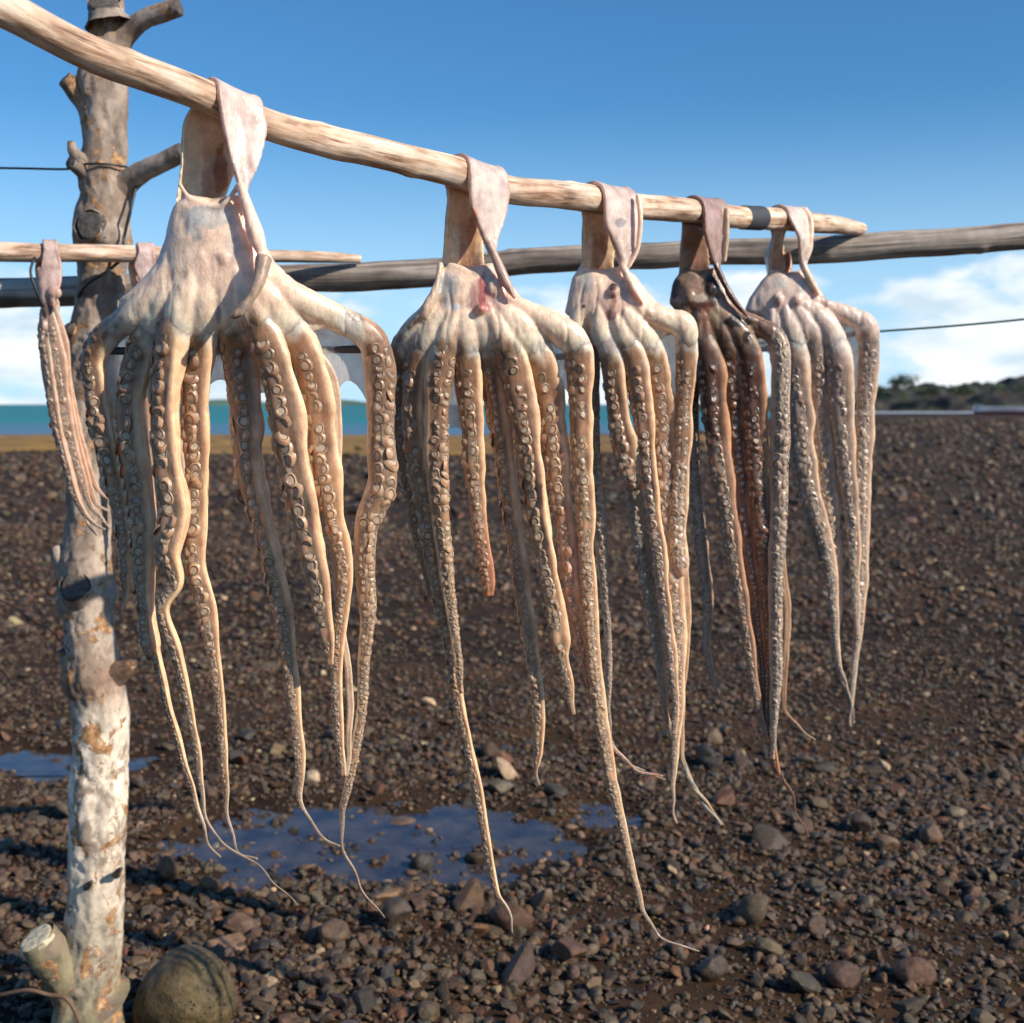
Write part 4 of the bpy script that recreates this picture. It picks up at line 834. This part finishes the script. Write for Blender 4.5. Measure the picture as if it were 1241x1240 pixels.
octopus(dict(Y=2.045, seed=23, cx=575, trans=432, pole=front, group=G1, label='second octopus from the left on the front pole, one short arm with reddened tip',
  strap=(553, 600, [(528, 362), (537, 310), (541, 270), (543, 240)], [(592, 372), (586, 322), (584, 285), (584, 250)], [(570, 245), (575, 262), (585, 290), (596, 318)], [(616, 238), (611, 262), (603, 288), (601, 306)]),
  body=[(318, 536, 606, .018), (340, 529, 616, .028), (362, 518, 632, .032), (385, 500, 662, .030), (405, 486, 690, .022), (425, 480, 700, .008)],
  arms=[
   (.030, .8, [(528, 368, 22), (500, 398, 20), (484, 425, 20), (483, 470, 20), (489, 550, 19), (500, 610, 18), (510, 660, 15), (524, 730, 8)], dict(tj=-4, fringe=.3)),
   (.004, .85, [(546, 365, 20), (520, 405, 25), (508, 440, 28), (502, 490, 28), (507, 560, 30), (519, 620, 30), (528, 680, 26), (538, 740, 22), (548, 790, 20), (554, 840, 17), (566, 900, 13), (577, 950, 15), (586, 1000, 13), (595, 1050, 11), (603, 1082, 8), (613, 1100, 5), (622, 1130, 3)], {}),
   (-.018, -.3, [(556, 365, 20), (544, 405, 25), (535, 440, 28), (531, 500, 26), (531, 560, 24), (535, 620, 22), (541, 680, 18), (548, 740, 14), (556, 800, 10), (560, 840, 6)], dict(fringe=.3)),
   (-.006, .5, [(566, 368, 20), (565, 405, 26), (566, 440, 28), (570, 500, 27), (573, 560, 24), (578, 610, 20), (585, 660, 17), (590, 700, 16), (592, 722, 11)], dict(tint=((.44, .16, .085), 560, 700), fringe=.35)),
   (.012, .75, [(576, 368, 20), (588, 405, 25), (595, 440, 27), (602, 490, 28), (613, 560, 26), (621, 620, 24), (629, 680, 22), (637, 740, 20), (646, 800, 18), (653, 860, 17), (652, 910, 12), (650, 930, 5), (655, 952, 3)], dict(fringe=.55)),
   (-.014, .8, [(588, 368, 22), (607, 402, 28), (622, 440, 32), (633, 500, 32), (643, 560, 30), (653, 620, 27), (662, 680, 24), (672, 735, 22), (676, 775, 24), (681, 800, 14), (688, 830, 13), (693, 866, 5)], dict(fringe=.5)),
   (.016, .7, [(600, 368, 22), (628, 395, 30), (650, 430, 34), (664, 480, 34), (671, 540, 30), (680, 600, 26), (688, 660, 26), (694, 720, 24), (704, 780, 20), (718, 840, 12), (733, 890, 8), (748, 912, 6), (772, 934, 4), (804, 941, 3)], dict(fringe=.4, tint=((.54, .29, .20), 590, 640))),
   (.000, .25, [(612, 362, 22), (646, 380, 26), (682, 402, 28), (700, 424, 29), (703, 480, 27), (704, 540, 26), (707, 600, 22), (710, 660, 20), (713, 720, 19), (716, 780, 18), (725, 850, 17), (737, 930, 14), (750, 985, 12), (765, 1050, 10), (778, 1102, 6), (798, 1132, 3.5), (825, 1146, 2.6), (848, 1154, 2)], dict(tj=6, fringe=.25)),
  ],
  webs=[(0, 1, 400, 470, 24), (1, 2, 420, 520, 30), (2, 3, 420, 530, 12), (3, 4, 420, 520, 34), (4, 5, 420, 470, 18), (5, 6, 415, 470, 18), (6, 7, 405, 520, 50)],
  lumps=[(583, 375, 12, 12, -.034), (598, 350, 18, 24, -.026)],
  cords=[([(591, 290, 8, -.028), (600, 312, 11, -.030), (612, 340, 13, -.034), (624, 362, 13, -.036)], np.array([.55, .38, .30])),
         ([(534, 318, 7, -.01), (529, 345, 9, -.02), (516, 375, 13, -.03), (494, 396, 12, -.02)], np.array([.62, .46, .34]))],
  spots=[(572, 285, 7, 34, (.52, .24, .11), .8), (552, 280, 7, 44, (.97, .78, .56), .6), (545, 347, 15, 24, BLUE, .65), (592, 332, 8, 18, BLUE, .5), (582, 360, 16, 24, (.62, .27, .24), .60), (584, 352, 5, 22, (.40, .06, .06), .75), (587, 374, 9, 7, (.35, .06, .06), .6), (552, 372, 6, 5, (.6, .66, .7), .7), (606, 352, 16, 20, (.6, .36, .32), .5), (525, 428, 3, 12, BLUE, .6), (575, 425, 3, 12, BLUE, .6)]))  # opening pair paints the strap's hollow dark and its left side bright

octopus(dict(Y=2.32, seed=37, cx=745, trans=430, pole=front, group=G1, label='third octopus from the left on the front pole, dark blood specks below its strap',
  strap=(717, 757, [(698, 358), (705, 320), (707, 290), (708, 265)], [(748, 368), (744, 330), (744, 300), (744, 272)], [(733, 270), (738, 285), (746, 305), (757, 330)], [(774, 265), (772, 292), (765, 312), (760, 325)]),
  body=[(322, 695, 762, .016), (342, 692, 776, .026), (362, 688, 792, .030), (382, 684, 812, .028), (400, 690, 824, .018), (418, 700, 826, .007)],
  mid=(.58, .37, .26),
  arms=[
   (.034, -.2, [(708, 368, 16), (698, 395, 18), (712, 430, 22), (716, 480, 20), (718, 540, 18), (724, 600, 17), (728, 650, 14), (733, 710, 11), (737, 780, 9), (738, 830, 8), (738, 880, 5), (750, 915, 4), (780, 935, 3), (806, 945, 2.5)], dict(fringe=.2)),
   (-.004, .8, [(724, 368, 18), (728, 400, 22), (742, 432, 26), (748, 490, 28), (755, 540, 27), (766, 580, 22), (771, 594, 12)], dict(fringe=.45)),
   (.030, .6, [(740, 390, 12), (752, 480, 14), (766, 590, 17), (775, 650, 18), (785, 710, 17), (795, 770, 13), (803, 830, 10), (809, 870, 6), (817, 900, 5), (831, 935, 5), (850, 968, 4), (872, 1000, 2.5)], dict(tint=((.42, .37, .30), 560, 600))),
   (-.012, .75, [(738, 368, 18), (752, 400, 22), (768, 435, 26), (778, 500, 26), (786, 570, 22), (793, 630, 20), (801, 690, 18), (808, 750, 16), (814, 800, 14), (818, 850, 9), (816, 890, 6)], dict(fringe=.4)),
   (.010, .45, [(750, 368, 18), (770, 395, 24), (790, 430, 28), (800, 490, 28), (805, 560, 25), (808, 620, 23), (813, 680, 22), (819, 740, 19), (822, 800, 15), (821, 850, 13), (817, 905, 10), (815, 945, 6), (815, 975, 4), (821, 998, 3.5)], dict(fringe=.4)),
   (.000, .2, [(762, 362, 18), (784, 378, 22), (808, 386, 24), (828, 396, 25), (832, 425, 21), (829, 480, 20), (827, 540, 19), (823, 600, 19), (820, 650, 20), (824, 685, 19), (826, 698, 10)], dict(tj=6, fringe=.2)),
   (.030, .5, [(826, 640, 9), (828, 700, 11), (830, 760, 12), (829, 800, 9), (826, 850, 7), (828, 920, 5), (838, 950, 5), (858, 975, 4), (868, 985, 2.5), (876, 1000, 2)], dict(suck=0, tint=((.50, .34, .22), 0, 1))),
  ],
  webs=[(0, 1, 400, 440, 12), (1, 3, 415, 480, 26), (3, 4, 415, 500, 30), (4, 5, 400, 545, 34)],
  lumps=[(745, 352, 14, 16, -.03), (796, 384, 24, 14, -.02)],
  cords=[([(748, 304, 8, -.026), (757, 328, 9, -.028), (768, 350, 10, -.032), (780, 368, 11, -.032)], CREAM), ([(773, 236, 7, -.022), (776, 262, 7, -.03), (773, 300, 6, -.028), (762, 324, 5, -.03)], CREAM * .9)],
  spots=[(731, 300, 5, 24, (.55, .27, .13), .7), (713, 295, 6, 32, (.95, .74, .52), .6), (710, 342, 12, 15, BLUE, .65), (757, 348, 8, 18, BLUE, .55), (744, 347, 6, 5, (.03, .015, .015), .95), (743, 366, 4, 10, (.14, .03, .02), .9), (742, 382, 8, 6, (.14, .03, .02), .85), (744, 368, 20, 22, (.62, .36, .30), .45), (752, 270, 8, 5, (.18, .18, .22), .6), (707, 371, 3, 3, (.04, .02, .02), .9)]))  # strap hollow shaded and left edge lightened by the first two spots

octopus(dict(Y=2.55, seed=41, cx=855, trans=425, pole=front, group=G1, label='fourth octopus from the left on the front pole, stained dark brown and black with ink',
  strap=(838, 868, [(818, 370), (823, 330), (826, 300), (828, 275)], [(864, 376), (860, 334), (857, 305), (856, 280)], [(854, 278), (856, 292), (860, 310), (868, 328)], [(881, 272), (879, 296), (876, 312), (872, 326)]),
  cream=(.34, .21, .14), brown=(.11, .05, .032), mid=(.27, .13, .08), dors=(.62, .33, .17), outer=(.48, .33, .29), inner=(.42, .27, .18), rim=np.array([.10, .055, .04]), cup=(.50, .40, .33), tipk=.5,
  body=[(324, 822, 872, .016), (345, 815, 880, .024), (368, 811, 892, .028), (388, 820, 910, .024), (405, 838, 930, .014), (420, 850, 935, .006)],
  arms=[
   (.036, .2, [(832, 372, 14), (834, 400, 15), (840, 440, 15), (838, 500, 15), (840, 560, 16), (845, 620, 17), (850, 670, 16), (856, 720, 14), (857, 755, 12), (855, 780, 10), (861, 812, 8), (866, 836, 4), (880, 856, 2)], dict(fringe=.2, tint=((.60, .38, .26), 500, 560))),
   (-.010, .75, [(846, 372, 16), (852, 405, 24), (860, 445, 26), (864, 500, 27), (872, 560, 25), (881, 620, 22), (890, 680, 19), (900, 740, 16), (909, 790, 13), (916, 840, 9), (922, 870, 6), (930, 900, 4)], dict(fringe=.5, tint=((.52, .32, .21), 520, 560))),
   (.010, .6, [(856, 372, 16), (874, 405, 22), (884, 440, 26), (890, 500, 27), (895, 560, 24), (900, 620, 21), (908, 680, 19), (917, 740, 17), (924, 800, 13), (927, 850, 10), (932, 890, 8), (938, 935, 6)], dict(fringe=.4)),
   (-.006, .6, [(864, 372, 16), (892, 398, 22), (908, 430, 25), (914, 490, 27), (916, 560, 25), (922, 620, 24), (929, 680, 22), (934, 740, 20), (936, 800, 16), (934, 850, 13), (935, 890, 10), (940, 930, 8), (944, 940, 4)], dict(fringe=.4)),
   (-.022, -.25, [(872, 368, 14), (894, 382, 16), (918, 395, 18), (938, 406, 20), (946, 428, 19), (947, 480, 21), (946, 540, 21), (945, 600, 21), (942, 660, 19), (940, 720, 18), (941, 780, 17), (941, 830, 15), (938, 880, 9), (938, 920, 5)], dict(tj=-20, fringe=.2, tint=((.62, .43, .30), 395, 420))),
   (.030, .5, [(940, 640, 8), (947, 690, 9), (952, 750, 10), (951, 810, 8), (949, 850, 6), (956, 868, 4), (972, 884, 3), (988, 896, 2)], dict(suck=0, tint=((.40, .28, .19), 0, 1))),
   (.020, .5, [(938, 925, 4), (950, 945, 4.5), (958, 958, 4), (963, 975, 3), (968, 990, 2.4), (981, 1014, 2)], dict(suck=0, tint=((.20, .12, .08), 0, 1))),
  ],
  webs=[(1, 2, 410, 450, 14), (2, 3, 410, 450, 14), (3, 4, 395, 440, 14)],
  lumps=[(850, 385, 20, 20, -.02), (862, 352, 16, 20, -.02), (836, 360, 14, 18, -.02)],
  cords=[([(866, 318, 7, -.026), (876, 340, 8, -.028), (888, 362, 8, -.03), (906, 384, 8, -.03)], np.array([.12, .05, .035])), ([(881, 252, 6, -.02), (881, 285, 6, -.026), (878, 318, 5, -.026)], np.array([.6, .45, .3]))],
  spots=[(862, 348, 12, 22, (.03, .015, .012), .95), (845, 372, 22, 9, (.13, .03, .02), .85), (890, 390, 24, 9, (.02, .014, .014), .95), (820, 350, 8, 14, (.04, .022, .018), .9), (858, 392, 12, 20, (.24, .09, .05), .7), (840, 400, 10, 12, (.30, .10, .055), .7), (868, 384, 10, 12, (.32, .25, .15), .7), (850, 360, 9, 7, (.58, .46, .34), .9), (905, 410, 5, 10, (.03, .02, .02), .9), (838, 330, 10, 10, (.22, .15, .11), .6), (877, 425, 5, 7, (.03, .02, .02), .9)]))

octopus(dict(Y=2.80, seed=53, cx=965, trans=428, pole=front, group=G1, label='farthest and rightmost octopus on the front pole, grey-cream, its mantle looped twice over the pole',
  strap=(942, 970, [(926, 372), (932, 335), (935, 308), (937, 285)], [(954, 376), (955, 334), (950, 310), (948, 290)], [(966, 284), (968, 296), (969, 312), (971, 330)], [(982, 280), (982, 300), (977, 315), (974, 328)]),
  cream=(.80, .61, .50), brown=(.40, .27, .21), mid=(.54, .38, .28), dors=(.70, .50, .34), outer=(.76, .64, .56), vox=.0026,
  body=[(326, 930, 978, .016), (345, 920, 990, .026), (362, 908, 1000, .030), (378, 902, 1016, .030), (395, 915, 1032, .022), (412, 935, 1038, .008)],
  arms=[
   (.010, .7, [(934, 368, 16), (940, 400, 20), (948, 440, 22), (958, 500, 20), (968, 560, 17), (980, 620, 13), (994, 680, 8)], dict(fringe=.3)),
   (-.004, .7, [(948, 368, 18), (960, 400, 24), (966, 440, 26), (970, 500, 26), (976, 560, 23), (986, 610, 20), (998, 650, 17), (1007, 700, 13), (1011, 750, 9), (1014, 790, 6), (1022, 822, 4.5), (1030, 850, 3.5), (1032, 880, 3)], dict(fringe=.3)),
   (.012, .6, [(960, 368, 18), (980, 398, 24), (990, 440, 27), (993, 500, 26), (1000, 560, 23), (1006, 620, 19), (1010, 680, 15), (1013, 730, 12), (1012, 780, 9), (1020, 820, 6), (1030, 850, 4), (1034, 876, 3)], dict(fringe=.4)),
   (-.006, .6, [(972, 368, 18), (1000, 392, 24), (1014, 430, 28), (1018, 490, 27), (1023, 550, 24), (1031, 610, 18), (1035, 670, 13), (1036, 720, 10), (1038, 770, 6)], dict(fringe=.4)),
   (.004, .35, [(982, 360, 16), (1006, 372, 18), (1032, 383, 20), (1050, 398, 22), (1053, 430, 20), (1049, 480, 22), (1046, 540, 21), (1043, 600, 19), (1044, 660, 16), (1042, 720, 14), (1038, 780, 9), (1033, 830, 7), (1032, 862, 5), (1028, 878, 2.5)], dict(tj=-14, fringe=.25)),
   (.020, .5, [(1022, 826, 4), (1028, 846, 6), (1033, 862, 5), (1030, 884, 3)], dict(suck=0, tint=((.16, .13, .11), 0, 1))),
  ],
  webs=[(0, 1, 405, 480, 12), (1, 2, 405, 510, 20), (2, 3, 405, 500, 20), (3, 4, 378, 500, 26)],
  lumps=[(943, 363, 12, 14, -.03), (966, 364, 12, 14, -.03)],
  cords=[([(972, 318, 8, -.024), (982, 340, 9, -.028), (993, 358, 10, -.028)], np.array([.7, .55, .4])), ([(975, 252, 6, -.010), (983, 268, 6, -.022), (982, 295, 6, -.026), (976, 312, 5, -.024)], CREAM), ([(955, 306, 6, .03), (957, 324, 7, .02), (953, 336, 5, .01)], np.array([.45, .25, .15]))],
  spots=[(943, 342, 12, 9, BLUE, .5), (972, 344, 6, 12, BLUE, .5), (942, 365, 5, 6, (.25, .2, .18), .6), (1000, 365, 10, 8, (.42, .25, .2), .6), (955, 370, 36, 16, (.62, .44, .38), .45)]))

G2 = 'small octopuses on the thin pole'
octopus(dict(Y=2.74, seed=61, cx=56, trans=372, pole=left, group=G2, label='small shrivelled octopus hanging from the thin pole at the left edge',
  strap=(52, 70, [(50, 352), (44, 338), (42, 326), (44, 316)], [(60, 356), (56, 340), (54, 326), (56, 316)], [(50, 320), (52, 336), (54, 350), (58, 362)], [(75, 320), (75, 338), (72, 352), (66, 366)]),
  cream=(.60, .40, .31), brown=(.46, .28, .19), mid=(.55, .34, .24), dors=(.66, .44, .31), outer=(.62, .46, .40), bow=.005, wk=1.35,
  body=[(330, 42, 58, .008), (350, 45, 62, .012), (372, 50, 68, .014), (390, 50, 76, .014), (410, 52, 76, .006)],
  arms=[
   (-.016, .8, [(54, 372, 10), (55, 410, 12), (62, 460, 12), (71, 520, 12), (85, 575, 10), (97, 612, 6), (112, 634, 3), (128, 642, 2)], dict(fringe=.3)),
   (-.010, .4, [(60, 372, 10), (66, 410, 13), (73, 460, 13), (82, 520, 12), (97, 575, 9), (108, 610, 5), (124, 630, 2.5), (136, 640, 2)], dict(fringe=.4)),
   (.000, .3, [(66, 372, 9), (73, 410, 10), (79, 460, 10), (87, 520, 10), (98, 560, 8), (108, 590, 6), (118, 612, 3), (132, 620, 2)], dict(suck=0, fringe=.4)),
   (.012, .3, [(68, 378, 8), (76, 420, 8), (84, 480, 10), (95, 530, 9), (107, 570, 7), (118, 592, 4), (134, 606, 2)], dict(suck=0, fringe=.3)),
   (.014, .3, [(52, 390, 8), (54, 440, 7), (66, 500, 8), (80, 560, 8), (92, 600, 5), (104, 632, 2.5), (118, 648, 2)], dict(suck=0, fringe=.3)),
  ],
  lumps=[(66, 355, 18, 16, -.02), (54, 395, 10, 14, -.014)], cords=[([(64, 362, 8, -.02), (66, 372, 5, -.022), (64, 380, 2, -.022)], np.array([.5, .3, .25])), ([(48, 325, 8, .0), (52, 345, 10, -.01), (56, 370, 12, -.01), (60, 395, 14, -.01)], np.array([.56, .38, .30]))],
  spots=[(56, 375, 8, 12, (.12, .07, .06), .8), (48, 335, 6, 10, (.22, .15, .14), .7), (68, 345, 12, 8, (.66, .38, .34), .5)]))
octopus(dict(Y=2.84, seed=67, cx=175, trans=395, pole=left, group=G2, label='small octopus on the thin pole, mostly hidden behind the largest octopus',
  strap=(166, 186, [(166, 372), (160, 350), (157, 336), (155, 320)], [(180, 376), (176, 352), (172, 336), (170, 320)], [(162, 322), (166, 334), (170, 350), (172, 366)], [(190, 322), (190, 338), (188, 352), (184, 368)]),
  cream=(.60, .42, .31), brown=(.46, .28, .19), mid=(.58, .38, .27), dors=(.70, .48, .34), outer=(.66, .48, .42), bow=.005,
  body=[(350, 158, 186, .008), (372, 158, 190, .014), (400, 158, 196, .014), (425, 162, 196, .006)],
  arms=[
   (-.01, .6, [(168, 385, 12), (166, 430, 14), (170, 500, 13), (179, 570, 11), (187, 630, 8), (190, 670, 4), (188, 690, 2)], dict(fringe=.3)),
   (.01, .4, [(178, 385, 12), (184, 430, 14), (196, 500, 13), (206, 570, 10), (218, 640, 6), (224, 672, 2)], dict(fringe=.3)),
   (-.01, .4, [(186, 385, 12), (200, 430, 13), (212, 500, 12), (217, 550, 12), (222, 600, 9), (228, 640, 5), (230, 656, 2)], dict(suck=0, fringe=.3)),
   (.015, .3, [(172, 400, 10), (178, 480, 10), (186, 560, 9), (200, 630, 6), (206, 690, 3), (204, 720, 2)], dict(suck=0, fringe=.3)),
  ]))

# ---------------------------------------------------------------- spreader sticks behind the arms
for pts, lab, Yv in [
    ([(102, 425, 1.69), (250, 426, 1.70), (350, 425, 1.70), (452, 423, 1.69)], 'dark straight stick spreading the arms of the largest octopus', None),
    ([(474, 441, 2.075), (580, 437, 2.08), (706, 431, 2.075)], 'dark stick spreading the arms of the second octopus', None),
    ([(700, 424, 2.345), (770, 414, 2.35), (832, 396, 2.345)], 'dark stick holding the third octopus open', None),
    ([(856, 434, 2.575), (910, 427, 2.575), (950, 416, 2.56)], 'dark stick through the web of the ink-stained octopus', None),
    ([(945, 420, 2.83), (1000, 412, 2.83), (1042, 403, 2.82)], 'dark stick spreading the farthest large octopus', None)]:
    q = spline([(*P(x, y, Y_), .0052 if Y_ < 2 else .0058) for x, y, Y_ in pts], .01)[0]; q[:, 3] *= 1 + .12 * noise(q[:, :3], 40, 3, 2)
    mb = MB(); tube(mb, q[:, :3], q[:, 3], 14); tag(mb.build('spreader_stick', STICK, loc=q[0, :3]), lab, 'stick', 'sticks spreading the octopus arms')
